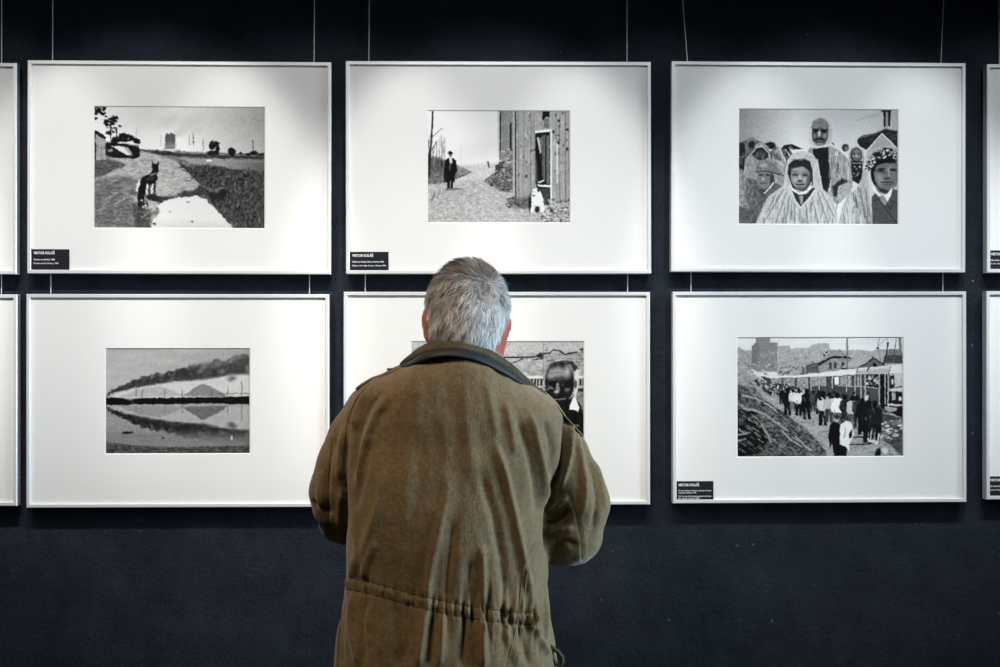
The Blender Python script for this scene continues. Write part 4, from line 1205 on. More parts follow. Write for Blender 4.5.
# ------------------------------------------------------------------ implicit surfaces for the figure
class Field:
    """signed distance samples on a grid, joined by smooth unions, meshed with surface nets"""

    def __init__(s, lo, hi, h):
        s.lo, s.h = np.array(lo, np.float32), h
        s.n = np.ceil((np.array(hi) - np.array(lo)) / h).astype(int) + 1
        s.F = np.full(s.n, 1.0, np.float32)

    def add(s, fn, lo, hi, k=0.01, cut=False):
        pad = 4 * s.h + k
        a = np.maximum(((np.array(lo) - pad - s.lo) / s.h).astype(int), 0)
        b = np.minimum(((np.array(hi) + pad - s.lo) / s.h).astype(int) + 2, s.n)
        if np.any(b <= a):
            return
        ax = [s.lo[i] + np.arange(a[i], b[i], dtype=np.float32) * s.h for i in range(3)]
        d = fn(ax[0][:, None, None], ax[1][None, :, None], ax[2][None, None, :])
        sl = tuple(slice(a[i], b[i]) for i in range(3))
        f = s.F[sl]
        if cut:
            s.F[sl] = np.maximum(f, -d)
        else:
            t = np.clip(0.5 + 0.5 * (f - d) / k, 0, 1)
            s.F[sl] = f * (1 - t) + d * t - k * t * (1 - t)

    def capsule(s, a, b, ra, rb, k=0.01, cut=False):
        a, b = np.array(a, np.float32), np.array(b, np.float32)
        ab = b - a
        L = float(ab @ ab) + 1e-9

        def fn(x, y, z):
            t = np.clip(((x - a[0]) * ab[0] + (y - a[1]) * ab[1] + (z - a[2]) * ab[2]) / L, 0, 1)
            return np.sqrt((x - a[0] - t * ab[0]) ** 2 + (y - a[1] - t * ab[1]) ** 2 + (z - a[2] - t * ab[2]) ** 2) - (ra + (rb - ra) * t)
        r = max(ra, rb)
        s.add(fn, np.minimum(a, b) - r, np.maximum(a, b) + r, k, cut)

    def chain(s, pts, k=0.01):
        for (a, ra), (b, rb) in zip(pts[:-1], pts[1:]):
            s.capsule(a, b, ra, rb, k)

    def ellipsoid(s, c, r, R=None, k=0.01, cut=False):
        c, r = np.array(c, np.float32), np.array(r, np.float32)
        R = np.eye(3) if R is None else R          # columns: local axes in world

        def fn(x, y, z):
            d = (x - c[0], y - c[1], z - c[2])
            q = [(d[0] * R[0, i] + d[1] * R[1, i] + d[2] * R[2, i]) / r[i] for i in range(3)]
            k0 = np.sqrt(q[0] ** 2 + q[1] ** 2 + q[2] ** 2)
            k1 = np.sqrt((q[0] / r[0]) ** 2 + (q[1] / r[1]) ** 2 + (q[2] / r[2]) ** 2) + 1e-6
            return k0 * (k0 - 1) / k1
        m = float(r.max())
        s.add(fn, c - m, c + m, k, cut)

    def surface(s):
        F = s.F
        F[0], F[-1], F[:, 0], F[:, -1], F[:, :, 0], F[:, :, -1] = 1, 1, 1, 1, 1, 1
        inn = F < 0
        n = np.array(F.shape) - 1
        cnt = np.zeros(n, np.float32)
        acc = np.zeros((*n, 3), np.float32)
        cross = []
        for ax in range(3):
            A = [slice(None)] * 3
            B = [slice(None)] * 3
            A[ax], B[ax] = slice(0, -1), slice(1, None)
            fa, fb = F[tuple(A)], F[tuple(B)]
            ca = inn[tuple(A)] != inn[tuple(B)]
            I = np.argwhere(ca)
            va, vb = fa[ca], fb[ca]
            t = va / (va - vb)
            P = I.astype(np.float32)
            P[:, ax] += t
            cross.append((ax, I, va < 0))
            o = [a for a in range(3) if a != ax]
            for d0 in (0, -1):
                for d1 in (0, -1):
                    C = I.copy()
                    C[:, o[0]] += d0
                    C[:, o[1]] += d1
                    ok = np.all((C >= 0) & (C < n), 1)
                    idx = np.ravel_multi_index(C[ok].T, n)
                    cnt += np.bincount(idx, minlength=cnt.size).reshape(n)
                    for q in range(3):
                        acc[..., q] += np.bincount(idx, P[ok, q], minlength=cnt.size).reshape(n)
        act = cnt > 0
        vid = np.full(n, -1, np.int64)
        vid[act] = np.arange(act.sum())
        V = s.lo + s.h * acc[act] / cnt[act][:, None]
        Q = []
        for ax, I, flip in cross:
            o = [(ax + 1) % 3, (ax + 2) % 3]
            ids = []
            for d0, d1 in ((0, 0), (-1, 0), (-1, -1), (0, -1)):
                C = I.copy()
                C[:, o[0]] += d0
                C[:, o[1]] += d1
                ok = np.all((C >= 0) & (C < n), 1)
                C = np.clip(C, 0, n - 1)
                ids.append(np.where(ok, vid[C[:, 0], C[:, 1], C[:, 2]], -1))
            q = np.stack(ids, 1)
            q[~flip] = q[~flip][:, ::-1]
            Q.append(q[np.all(q >= 0, 1)])
        return V.astype(np.float32), np.concatenate(Q)


def normals(V, Q):
    n = np.cross(V[Q[:, 2]] - V[Q[:, 0]], V[Q[:, 3]] - V[Q[:, 1]])
    N = np.zeros_like(V)
    for k in range(4):
        for c in range(3):
            N[:, c] += np.bincount(Q[:, k], n[:, c], minlength=len(V))
    return N / (np.linalg.norm(N, axis=1, keepdims=True) + 1e-12)


def relax(V, Q, it, lam=0.5):
    n = len(V)
    a = np.concatenate([Q[:, 0], Q[:, 1], Q[:, 2], Q[:, 3]])
    b = np.concatenate([Q[:, 1], Q[:, 2], Q[:, 3], Q[:, 0]])
    deg = np.bincount(a, minlength=n)[:, None].astype(np.float32)
    for i in range(it):
        S = np.stack([np.bincount(a, V[b, c], minlength=n) for c in range(3)], 1)
        V = V + lam * (S / np.maximum(deg, 1) - V)
    return V.astype(np.float32)


def noise3(V, cell, seed):
    r = np.random.default_rng(seed)
    G = r.random((24, 24, 24)).astype(np.float32)
    p = V / np.array(cell) + 100
    i = np.floor(p).astype(int)
    f = p - i
    f = f * f * (3 - 2 * f)
    i %= 24
    o = 0
    for dx in (0, 1):
        for dy in (0, 1):
            for dz in (0, 1):
                w = (f[:, 0] if dx else 1 - f[:, 0]) * (f[:, 1] if dy else 1 - f[:, 1]) * (f[:, 2] if dz else 1 - f[:, 2])
                o = o + w * G[(i[:, 0] + dx) % 24, (i[:, 1] + dy) % 24, (i[:, 2] + dz) % 24]
    return o * 2 - 1


# ------------------------------------------------------------------ the person
YC = -0.60                       # plane through the middle of the figure


def B(px, py, Y=YC):
    return W(px, py, Y)


feet = B(458, 500)
person = bpy.data.objects.new('person', None)
person.empty_display_size = 0.1
person.location = (0, 0, 0)
COL.objects.link(person)
person['label'] = 'person in an olive brown field jacket standing close and looking at the framed photos'
person['category'] = 'person'

# --- jacket: body as stacked rounded sections, sleeves as tapering tubes
rows = np.array([
    # py,  left, right, back, front
    [350, 440, 488, .100, .012],
    [357, 424, 500, .134, .022],
    [364, 408, 508, .146, .036],
    [371, 393, 515, .152, .052],
    [379, 375, 524, .155, .072],
    [387, 362, 534, .157, .102],
    [395, 354, 545, .158, .108],
    [405, 350, 556, .159, .113],
    [418, 347, 563, .160, .118],
    [440, 344, 565, .157, .124],
    [470, 344, 557, .160, .130],
    [500, 345, 550, .160, .136],
    [540, 347, 547.5, .156, .140],
    [570, 348, 549, .149, .138],
    [583, 346, 548, .147, .138],
    [600, 343, 549.5, .151, .141],
    [630, 338, 553.5, .158, .146],
    [667, 334.5, 559.5, .164, .150],
    [720, 331, 565, .168, .152],
    [760, 331, 565, .168, .152]])
zrow = np.array([B(450, r[0])[2] for r in rows])
lrow = np.array([B(r[1], r[0])[0] for r in rows])
rrow = np.array([B(r[2], r[0])[0] for r in rows])


def lerp_rows(z, v):
    return np.interp(-z, -zrow, v)


HEM = float(B(450, 742)[2])
J = Field((-0.44, -0.80, 0.66), (0.32, -0.16, 1.56), 0.0040)


def torso(x, y, z):
    l, r = lerp_rows(z, lrow), lerp_rows(z, rrow)
    a = (r - l) / 2
    cx = (l + r) / 2
    bb, bf = lerp_rows(z, rows[:, 3]), lerp_rows(z, rows[:, 4])
    yy = y - YC
    b = np.where(yy < 0, bb, bf)
    n = 2.35
    q = ((np.abs(x - cx) / a) ** n + (np.abs(yy) / b) ** n) ** (1 / n)
    d = (q - 1) * np.minimum(a, b) * 0.9
    collar_line = zrow[0] - 0.012 - 1.35 * np.maximum(yy - 0.005, 0)        # falls away towards the throat
    return np.maximum(np.maximum(d, HEM - z), np.maximum(z - zrow[0], (z - collar_line) * 0.6))


J.add(torso, (-0.44, -0.80, HEM), (0.32, -0.4, 1.56), 0.006)
# sleeves (left of the picture, then right)
SL = [(B(377, 416, -.585), .067), (B(360, 440, -.590), .061), (B(344, 468, -.595), .055), (B(333, 491, -.598), .0465), (B(337, 507, -.590), .0430)]
SLf = [(B(336, 506, -.590), .0435), (B(342, 520, -.560), .0430), (B(350, 512, -.480), .047), (B(366, 505, -.400), .046), (B(392, 498, -.325), .042)]
SR = [(B(540, 436, -.585), .062), (B(558, 458, -.590), .062), (B(573, 486, -.595), .060), (B(578, 504, -.598), .0615), (B(570, 528, -.590), .0630)]
SRf = [(B(569, 533, -.585), .0655), (B(562, 533, -.540), .0640), (B(560, 524, -.480), .058), (B(545, 514, -.400), .050), (B(515, 504, -.325), .043)]
for ch in (SL, SLf, SR, SRf):
    for (a_, ra), (b_, rb) in zip(ch[:-1], ch[1:]):
        J.capsule(a_, b_, ra, rb, 0.014)
V, Q = J.surface()
V = relax(V, Q, 2)
N = normals(V, Q)

# folds and seams of the cloth: (points of the crease, width, height in mm)
FOLDS = [
    # long soft folds down the right side of the back
    ([(494, 440), (504, 470), (512, 505), (520, 545), (528, 585), (532, 606)], 4.5, 5.0),
    ([(481, 470), (494, 520), (502, 560), (506, 600)], 6, -3.5),
    ([(530, 412), (538, 445), (544, 480), (546, 505)], 4, 4.5),
    ([(518, 415), (528, 450), (536, 490), (538, 520)], 5, -3.5),
    ([(545, 420), (552, 450), (551, 480)], 4, -3.5),
    ([(505, 400), (512, 430), (516, 455)], 5, 2.5),
    ([(446, 500), (438, 535), (431, 570), (427, 604)], 6, 3.5),
    ([(455, 520), (450, 560), (446, 606)], 5, -2.5),
    ([(482, 545), (483, 575), (482, 606)], 4, 3.5),
    ([(470, 560), (468, 606)], 4, -2.5),
    ([(440, 400), (446, 440), (444, 490)], 8, 1.4),
    ([(424, 440), (420, 480), (412, 530)], 8, -1.6),
    ([(465, 380), (468, 430), (474, 480)], 9, 1.8),
    ([(485, 378), (492, 410), (498, 440)], 5, 2.0),
    # pulls from the left shoulder and armpit
    ([(376, 380), (366, 392), (358, 408), (354, 430)], 3.5, 4.0),
    ([(383, 388), (370, 404), (361, 426), (356, 450), (353, 480)], 4, -3.5),
    ([(392, 394), (377, 412), (367, 436), (361, 462), (358, 486)], 4, 3.0),
    ([(372, 440), (364, 470), (356, 510)], 5, -2.0),
    ([(386, 470), (378, 510), (364, 550), (354, 576)], 6, 2.5),
    ([(352, 520), (358, 550), (352, 580)], 4, 2.2),
    ([(376, 540), (368, 562), (364, 580)], 4, 2.6),
    # below the drawstring
    ([(425, 606), (424, 630), (419, 667)], 4.5, 4.5),
    ([(443, 610), (442, 636), (440, 667)], 4, 3.5),
    ([(434, 612), (432, 640), (430, 667)], 4, -3.0),
    ([(466, 612), (464, 640), (462, 667)], 5, -4.0),
    ([(483, 616), (482, 640), (484, 667)], 4.5, 5.5),
    ([(400, 600), (402, 667)], 12, -3.0),
    ([(355, 594), (351, 622), (357, 655), (358, 667)], 4, 4.0),
    ([(366, 598), (361, 630), (364, 667)], 4, -3.0),
    ([(343, 590), (341, 630), (342, 667)], 3, -3.0),
    ([(530, 622), (540, 640), (549, 656)], 3.5, 4.0),
    ([(500, 620), (512, 645), (520, 667)], 6, 2.5),
    ([(521, 618), (524, 645), (530, 667)], 4, -3.0),
    # armholes
    ([(374, 382), (357, 402), (349, 425), (345, 455), (345, 490), (346, 540)], 2.4, -5.0),
    ([(565, 412), (566, 440), (561, 468), (553, 490), (547, 516), (546, 552)], 2.6, -7.0),
    ([(571, 418), (572, 445), (567, 470), (560, 490)], 2.6, 4.0),
    # right sleeve
    ([(576, 430), (582, 460), (586, 490), (583, 515)], 3.5, 3.5),
    ([(584, 440), (592, 470), (597, 500), (592, 530)], 4, -3.0),
    ([(594, 455), (602, 485), (606, 510)], 3, 2.5),
    ([(548, 514), (558, 506), (568, 497)], 2.5, 4.0),
    ([(547, 524), (560, 518), (570, 510)], 3, -4.0),
    ([(550, 534), (562, 530), (574, 528)], 3, 3.0),
    ([(552, 546), (566, 542), (578, 546)], 4, -2.5),
    # left sleeve
    ([(338, 430), (330, 460), (327, 490), (329, 520)], 3.5, -3.0),
    ([(347, 425), (340, 455), (339, 480)], 3.5, 3.5),
    ([(322, 470), (319, 492), (322, 512)], 4, 2.5),
    ([(341, 490), (338, 515), (341, 538)], 3, 3.0),
    ([(312, 500), (322, 508), (334, 512)], 3, -2.0)]
SEAMS = [
    ([(369, 384), (355, 402), (347, 425), (343, 455), (342, 480)], 'dark'),
    ([(563, 410), (564, 436), (559, 464), (551, 488)], 'dark'),
    ([(568, 492), (576, 512), (581, 535), (583, 560)], 'dark'),
    ([(332, 440), (329, 470), (328, 500), (329, 534)], 'dark'),
    ([(540, 545), (530, 566), (525, 590), (523, 612), (519, 640), (512, 667)], 'pale'),
    ([(534, 545), (525, 566), (521, 590), (519, 612), (514, 640), (507, 667)], 'pale'),
    ([(345, 585), (342, 610), (339, 640), (338, 667)], 'dark'),
    ([(347, 576), (380, 584), (415, 594), (450, 602), (485, 608), (520, 612), (537, 612)], 'dark'),
    ([(347, 588), (380, 596), (415, 606), (450, 614), (485, 620), (520, 624), (537, 623)], 'dark')]


def poly_dist(px, py, pts):
    best = np.full(px.shape, 1e9)
    tt = np.zeros(px.shape)
    L0 = 0
    tot = sum(math.dist(a, b) for a, b in zip(pts[:-1], pts[1:]))
    for (x0, y0), (x1, y1) in zip(pts[:-1], pts[1:]):
        L = math.dist((x0, y0), (x1, y1))
        t = np.clip(((px - x0) * (x1 - x0) + (py - y0) * (y1 - y0)) / L ** 2, 0, 1)
        d = np.hypot(px - x0 - t * (x1 - x0), py - y0 - t * (y1 - y0))
        m = d < best
        best = np.where(m, d, best)
        tt = np.where(m, (L0 + t * L) / tot, tt)
        L0 += L
    return best, tt


def smooth_line(pts, n=6):
    P = [np.array(p, float) for p in pts]
    P = [2 * P[0] - P[1]] + P + [2 * P[-1] - P[-2]]
    o = []
    for i in range(1, len(P) - 2):
        for k in range(n):
            t = k / n
            o.append(tuple(0.5 * (2 * P[i] + (P[i + 1] - P[i - 1]) * t + (2 * P[i - 1] - 5 * P[i] + 4 * P[i + 1] - P[i + 2]) * t * t +
                                  (3 * P[i] - P[i - 1] - 3 * P[i + 1] + P[i + 2]) * t ** 3)))
    o.append(tuple(P[-2]))
    return o


px, py = proj(V)
back = np.clip(-(N @ np.array([0, 1.0, 0])) * 2.0 + 0.2, 0, 1)
D = np.zeros(len(V))
for pts, w, amp in FOLDS:
    d, t = poly_dist(px, py, smooth_line(pts, 4))
    D += amp * 0.0024 * np.exp(-(d / (w * 0.8)) ** 2) * np.clip(np.minimum(t, 1 - t) * 6 + 0.15, 0, 1)
WA = smooth_line(SEAMS[-2][0], 4)
WB = smooth_line(SEAMS[-1][0], 4)
mid = [((a[0] + b[0]) / 2, (a[1] + b[1]) / 2) for a, b in zip(WA, WB)]
d, t = poly_dist(px, py, mid)
s_ = px + 3 * np.sin(px * 0.31) + 2 * np.sin(px * 0.83)
gather = np.clip(0.35 + 0.9 * np.clip((px - 415) / 40, 0, 1) + 0.6 * np.clip((375 - px) / 20, 0, 1), 0, 1.2)
D += 0.0058 * gather * np.sin(s_ * 2 * math.pi / 6.2) * np.exp(-(d / 8.5) ** 2)
D += 0.0044 * gather * np.sin(s_ * 2 * math.pi / 13 + 1) * np.exp(-(d / 24.0) ** 2)
D += 0.0022 * gather * np.sin(px * 2 * math.pi / 4.1 + np.sin(px * .5)) * np.exp(-(d / 6.0) ** 2)
D += -0.0020 * np.exp(-(np.minimum(poly_dist(px, py, WA)[0], poly_dist(px, py, WB)[0]) / 1.8) ** 2)
D += 0.0016 * np.exp(-(d / 3.5) ** 2)
for pts, kind in SEAMS[:7]:
    d, t = poly_dist(px, py, smooth_line(pts, 4))
    D += -0.0012 * np.exp(-(d / 1.6) ** 2) + 0.0008 * np.exp(-((d - 3.4) / 1.8) ** 2)
D *= back
D += 0.0030 * noise3(V, (0.045, 0.08, 0.16), 3) + 0.0018 * noise3(V, (0.020, 0.04, 0.05), 5) + 0.0007 * noise3(V, (0.011, 0.02, 0.016), 6)
V2 = V + N * D[:, None].astype(np.float32)
V2 = relax(V2, Q, 1, 0.2)
me = fast_quads('jacket', V2, Q)
jacket = link('jacket', me, M_jacket, person, True)
jacket['label'] = 'olive brown cotton field jacket with gathered waist'
jbvh = BVHTree.FromPolygons([Vector(v) for v in V2.tolist()], Q.tolist())


def on_jacket(x, y, lift=0.0008):
    d = Vector(W(x, y, YC) - CAM).normalized()
    h, n, _, _ = jbvh.ray_cast(Vector(CAM), d)
    if h is None:
        return None, None
    if n.dot(d) > 0:
        n = -n
    return h + n * lift, n


# stitching laid along the seams, dash by dash
for pts, kind in SEAMS:
    m = MB()
    line = smooth_line(pts, 10)
    acc = [0]
    for a, b in zip(line[:-1], line[1:]):
        acc.append(acc[-1] + math.dist(a, b))
    s0 = 0.0
    step = 2.6
    while s0 + 1.7 < acc[-1]:
        q = []
        for s1 in (s0, s0 + 0.85, s0 + 1.7):
            x, y = np.interp(s1, acc, [l[0] for l in line]), np.interp(s1, acc, [l[1] for l in line])
            h, n = on_jacket(x, y)
            if h is not None and abs(h.y - YC) < 0.2:
                q.append(h)
        if len(q) == 3 and (q[0] - q[2]).length < 0.02:
            m.tube(q, 0.00085, 5)
        s0 += step
    if m.v:
        m.build('stitching', M_thread if kind == 'dark' else M_pale_thread, jacket)

# --- collar: an olive stand that turns over a black lining band, running round to the front
def ring(ctrl, n=90):
    """closed list of points from control points given as (angle, point)"""
    P = [np.array(c, float) for c in ctrl]
    out_ = []
    m_ = len(P)
    for i in range(m_ - 1):
        p0 = P[i - 1] if i > 0 else 2 * P[0] - P[1]
        p3 = P[i + 2] if i + 2 < m_ else 2 * P[-1] - P[-2]
        p1, p2 = P[i], P[i + 1]
        k = max(4, n // (m_ - 1))
        for j in range(k):
            t = j / k
            out_.append(0.5 * (2 * p1 + (p2 - p0) * t + (2 * p0 - 5 * p1 + 4 * p2 - p3) * t * t + (3 * p1 - p0 - 3 * p2 + p3) * t ** 3))
    out_.append(P[-1])
    return np.array(out_)


top_r = ring([B(438, 420, -.475), B(408, 392, -.500), B(402, 366, -.560), B(414, 351.5, -.632), B(426, 343.5, -.672), B(444, 338.6, -.695), B(464, 339.8, -.700), B(482, 345.6, -.690),
              B(499, 354.5, -.668), B(514, 366, -.636), B(533, 384, -.590), B(547, 397, -.555), B(546, 418, -.500), B(520, 440, -.470)])
mid_r = ring([B(437, 424, -.468), B(404, 396, -.494), B(399.5, 368.6, -.568), B(412, 360, -.660), B(424, 353.2, -.708), B(442, 349.2, -.728), B(462, 349.6, -.732), B(481, 354.0, -.724),
              B(502, 364, -.702), B(518, 374.5, -.668), B(535, 388.6, -.610), B(549.5, 399.6, -.566), B(549, 421, -.496), B(520, 443, -.464)])
low_r = ring([B(436, 428, -.462), B(402, 400, -.490), B(398, 371.4, -.574), B(410, 366.6, -.676), B(423, 361.0, -.722), B(441, 357.0, -.742), B(461, 357.8, -.746), B(480, 362.6, -.738),
              B(503, 373.6, -.716), B(520, 383.6, -.684), B(537, 393.6, -.624), B(551.5, 402.6, -.575), B(551, 424, -.492), B(520, 446, -.458)])
axis_c = np.array([B(474, 372)[0], -0.585, 0])


def strip(rings, thick, inward):
    """closed band through the rings (outer side), thickened towards the neck"""
    R_ = len(rings)
    n = len(rings[0])
    inner = []
    for r in rings[::-1]:
        c = np.array([axis_c[0], axis_c[1], 0])
        d = c - r * np.array([1, 1, 0])
        d /= np.linalg.norm(d, axis=1, keepdims=True) + 1e-9
        inner.append(r + d * thick + np.array([0, 0, inward]))
    lay = list(rings) + inner
    Vv = np.concatenate(lay)
    Fq = []
    m_ = len(lay)
    for k in range(m_):
        k2 = (k + 1) % m_
        for j in range(n - 1):
            Fq.append((k * n + j, k * n + j + 1, k2 * n + j + 1, k2 * n + j))
    Fq.append(tuple(k * n for k in range(m_)))
    Fq.append(tuple(k * n + n - 1 for k in range(m_))[::-1])
    return Vv, Fq


def blend(a, b, t, out=0.0):
    r = a * (1 - t) + b * t
    c = np.array([axis_c[0], axis_c[1], 0])
    d = r * np.array([1, 1, 0]) - c
    d /= np.linalg.norm(d, axis=1, keepdims=True) + 1e-9
    return r + d * out


crown_r = top_r.copy()
Vv, Fq = strip([mid_r, blend(mid_r, top_r, .35, .004), blend(mid_r, top_r, .7, .005), blend(mid_r, top_r, .92, .003), top_r], 0.010, -0.002)
collar = link('collar', mesh('collar', Vv, Fq), M_collar, jacket, True)
collar['label'] = 'dark olive stand collar'
Vv, Fq = strip([low_r, blend(low_r, mid_r, .3, .0035), blend(low_r, mid_r, .7, .004), blend(low_r, mid_r, 1.0, .001)], 0.016, 0.0)
band = link('collar_band', mesh('collar_band', Vv, Fq), M_band, jacket, True)
band['label'] = 'black lining band below the collar'

# --- epaulettes: straps lying along both shoulders, each with a button
def epaulette(path, wid, thick):
    """strap along 3-D points lying on the cloth, with rounded edges"""
    rest = []
    for q in path:
        h = jbvh.ray_cast(Vector((q[0], q[1], 1.7)), Vector((0, 0, -1)))[0]
        rest.append((q[0], q[1], (h.z if h is not None else q[2]) + thick * 0.3))
    path = rest
    Vv, Fq = [], []
    n = len(path)
    prof = [(-1, 0), (-.92, .8), (-.5, 1), (.5, 1), (.92, .8), (1, 0), (.9, -.5), (-.9, -.5)]
    for i, pnt in enumerate(path):
        p_ = Vector(pnt)
        t = (Vector(path[min(i + 1, n - 1)]) - Vector(path[max(i - 1, 0)])).normalized()
        side = t.cross(Vector((0, 0, 1))).normalized()
        up = side.cross(t).normalized()
        w = wid * (0.75 if i == 0 or i == n - 1 else 1)
        for a, b in prof:
            Vv.append(tuple(p_ + side * a * w + up * b * thick))
    m_ = len(prof)
    for i in range(n - 1):
        for j in range(m_):
            j2 = (j + 1) % m_
            Fq.append((i * m_ + j, i * m_ + j2, (i + 1) * m_ + j2, (i + 1) * m_ + j))
    Fq.append(tuple(range(m_))[::-1])
    Fq.append(tuple((n - 1) * m_ + j for j in range(m_)))
    e = link('epaulette', mesh('epaulette', Vv, Fq), M_jacket, jacket, True)
    b = MB()
    c = Vector(path[1]) + Vector((0, 0, thick * 0.8))
    b.tube([c, c + Vector((0, 0, .003)), c + Vector((0, 0, .004))], [.0085, .0085, .006], 14)
    b.build('button', M_button, e, True)


epaulette([B(400, 369.6, -.600), B(391, 370.2, -.606), B(382, 373.0, -.606), B(372, 377.4, -.606), B(362, 383.4, -.606), B(357, 388, -.606)], 0.024, 0.0045)
epaulette([B(546, 398.5, -.590), B(556, 402.8, -.596), B(566, 409.6, -.596), B(575, 418.6, -.596), B(582, 428.5, -.596)][::-1], 0.020, 0.0022)

# --- drawcord loop at the right hem pocket
pts = []
for x, y in ((549, 646), (553, 648), (558, 652), (562, 657), (562.5, 662), (560, 666), (556, 664), (552, 658), (548, 650)):
    pts.append(tuple(W(x, y, YC - 0.06)))
m = MB()
m.tube(pts, 0.0042, 8)
o = m.build('drawcord', M_thread, jacket, True)

# --- the body: one continuous skin from crown to feet
HC = B(468, 309.5, -0.615)
tilt, nod, turn = math.radians(7.0), math.radians(14), math.radians(-4)


def rot(axis, a):
    c, s = math.cos(a), math.sin(a)
    if axis == 'x':
        return np.array([[1, 0, 0], [0, c, -s], [0, s, c]])
    if axis == 'y':
        return np.array([[c, 0, s], [0, 1, 0], [-s, 0, c]])
    return np.array([[c, -s, 0], [s, c, 0], [0, 0, 1]])


RH = rot('y', tilt) @ rot('x', -nod) @ rot('z', turn)


def H(x, y, z):
    return HC + RH @ np.array([x, y, z])


Bd = Field((-0.44, -0.80, -0.01), (0.32, -0.14, 1.74), 0.0042)
Bd.ellipsoid(H(0, -.004, .004), (.0715, .088, .083), RH, .02)
Bd.ellipsoid(H(0, -.030, .000), (.0725, .060, .066), RH, .02)      # broad back of the head
Bd.ellipsoid(H(0, .040, -.050), (.060, .052, .070), RH, .03)       # face
Bd.ellipsoid(H(0, .072, -.108), (.032, .026, .022), RH, .022)      # chin
Bd.ellipsoid(H(0, -.035, -.055), (.060, .050, .050), RH, .03)      # nape
Bd.capsule(H(0, .090, -.022), H(0, .113, -.058), .008, .0135, .008)  # nose
for s_ in (-1, 1):
    Bd.ellipsoid(H(s_ * .012, .098, -.058), (.008, .009, .007), RH, .006)
    Bd.ellipsoid(H(s_ * .032, .088, -.026), (.016, .010, .010), RH, .004, True)
    Bd.ellipsoid(H(s_ * .032, .081, -.027), (.0115, .0115, .0115), RH, .003)
    Bd.ellipsoid(H(s_ * .033, .086, -.010), (.020, .008, .006), RH, .008)
    Bd.ellipsoid(H(s_ * .040, .070, -.062), (.018, .018, .020), RH, .015)
    # ear: shell, rim and lobe, standing off the skull
    RE = RH @ rot('y', s_ * math.radians(15)) @ rot('z', s_ * math.radians(-24)) @ rot('x', math.radians(10))
    Bd.ellipsoid(H(s_ * .0790, -.005, -.040), (.0066, .0185, .0310), RE, .006)
    Bd.ellipsoid(H(s_ * .0690, .002, -.065), (.0060, .0100, .0110), RE, .006)
    Bd.ellipsoid(H(s_ * .0825, .004, -.038), (.0045, .010, .018), RE, .003, True)
Bd.ellipsoid(H(0, .094, -.078), (.024, .008, .0055), RH, .005)
Bd.ellipsoid(H(0, .092, -.086), (.020, .008, .006), RH, .005)
Bd.ellipsoid(H(0, .103, -.0815), (.024, .006, .0014), RH, .002, True)
neck0 = B(468, 372, -.600)
Bd.capsule(H(0, -.012, -.060), neck0, .060, .064, .03)
Bd.capsule(H(0, -.010, -.080), neck0 + np.array([0, .01, 0]), .046, .058, .02)
# trunk, kept well inside the jacket
cw = B(455, 470)[0]
Bd.ellipsoid((cw, YC - .01, B(0, 462)[2]), (.165, .095, .125), None, .03)
Bd.ellipsoid((cw, YC + .01, B(0, 540)[2]), (.150, .110, .190), None, .05)
Bd.ellipsoid((cw, YC, .86), (.155, .115, .120), None, .05)
Bd.capsule(neck0, (cw, YC, B(0, 430)[2]), .065, .080, .04)
for ch, sc in ((SL, .72), (SR, .62), (SLf, .70), (SRf, .62)):
    for (a_, ra), (b_, rb) in zip(ch[:-1], ch[1:]):
        Bd.capsule(a_, b_, ra * sc, rb * sc, .012)
Bd.capsule((cw - .10, YC, B(0, 412)[2]), SL[0][0], .055, .050, .03)
Bd.capsule((cw + .10, YC, B(0, 425)[2]), SR[0][0], .055, .042, .03)
hipL, hipR = np.array([cw - .085, YC, .84]), np.array([cw + .085, YC, .84])
kneeL, kneeR = np.array([cw - .095, YC + .02, .47]), np.array([cw + .095, YC + .02, .47])
ankL, ankR = np.array([cw - .100, YC - .02, .085]), np.array([cw + .100, YC - .02, .085])
for h_, k_, a_ in ((hipL, kneeL, ankL), (hipR, kneeR, ankR)):
    Bd.capsule(h_, k_, .082, .056, .03)
    Bd.capsule(k_, k_ * .6 + a_ * .4 + np.array([0, -.012, 0]), .055, .054, .02)
    Bd.capsule(k_ * .6 + a_ * .4 + np.array([0, -.012, 0]), a_, .052, .036, .02)
    Bd.capsule(a_ + np.array([0, -.02, -.035]), a_ + np.array([0, .13, -.05]), .034, .026, .02)


def hand(wrist, direction, palm_n, side):
    """relaxed hand: palm, five separate bent fingers, thumb from the side of the palm near its base"""
    d = np.array(direction, float)
    d /= np.linalg.norm(d)
    n = np.array(palm_n, float)
    n -= d * (n @ d)
    n /= np.linalg.norm(n)
    s = np.cross(d, n) * side
    w = np.array(wrist, float)
    for o in (-.026, -.009, .009, .026):
        Bd.capsule(w + s * o * .7 + d * .012, w + s * o + d * .088, .0145, .0120, .010)
    Bd.capsule(w - d * .03, w + d * .02, .026, .024, .012)
    for o, L, sp in ((-.030, .92, -.05), (-.010, 1.06, -.01), (.010, 1.0, .02), (.030, .80, .07)):
        base = w + s * o + d * .090
        a1, a2, a3 = 18 + 40 * abs(o), 42, 62
        p_ = base
        rr = [.0088, .0080, .0073, .0064]
        for i, (ang, ln) in enumerate(((a1, .040), (a2, .026), (a3, .020))):
            th = math.radians(ang)
            q = p_ + (d * math.cos(th) + n * math.sin(th) + s * sp) * ln * L
            Bd.capsule(p_, q, rr[i], rr[i + 1], .003)
            p_ = q
    b0 = w - s * .022 + d * .022
    b1 = b0 - s * .026 + d * .030 + n * .014
    b2 = b1 - s * .010 + d * .030 + n * .010
    b3 = b2 + d * .024 + n * .010
    Bd.capsule(b0, b1, .0150, .0115, .008)
    Bd.capsule(b1, b2, .0105, .0095, .003)
    Bd.capsule(b2, b3, .0092, .0072, .003)


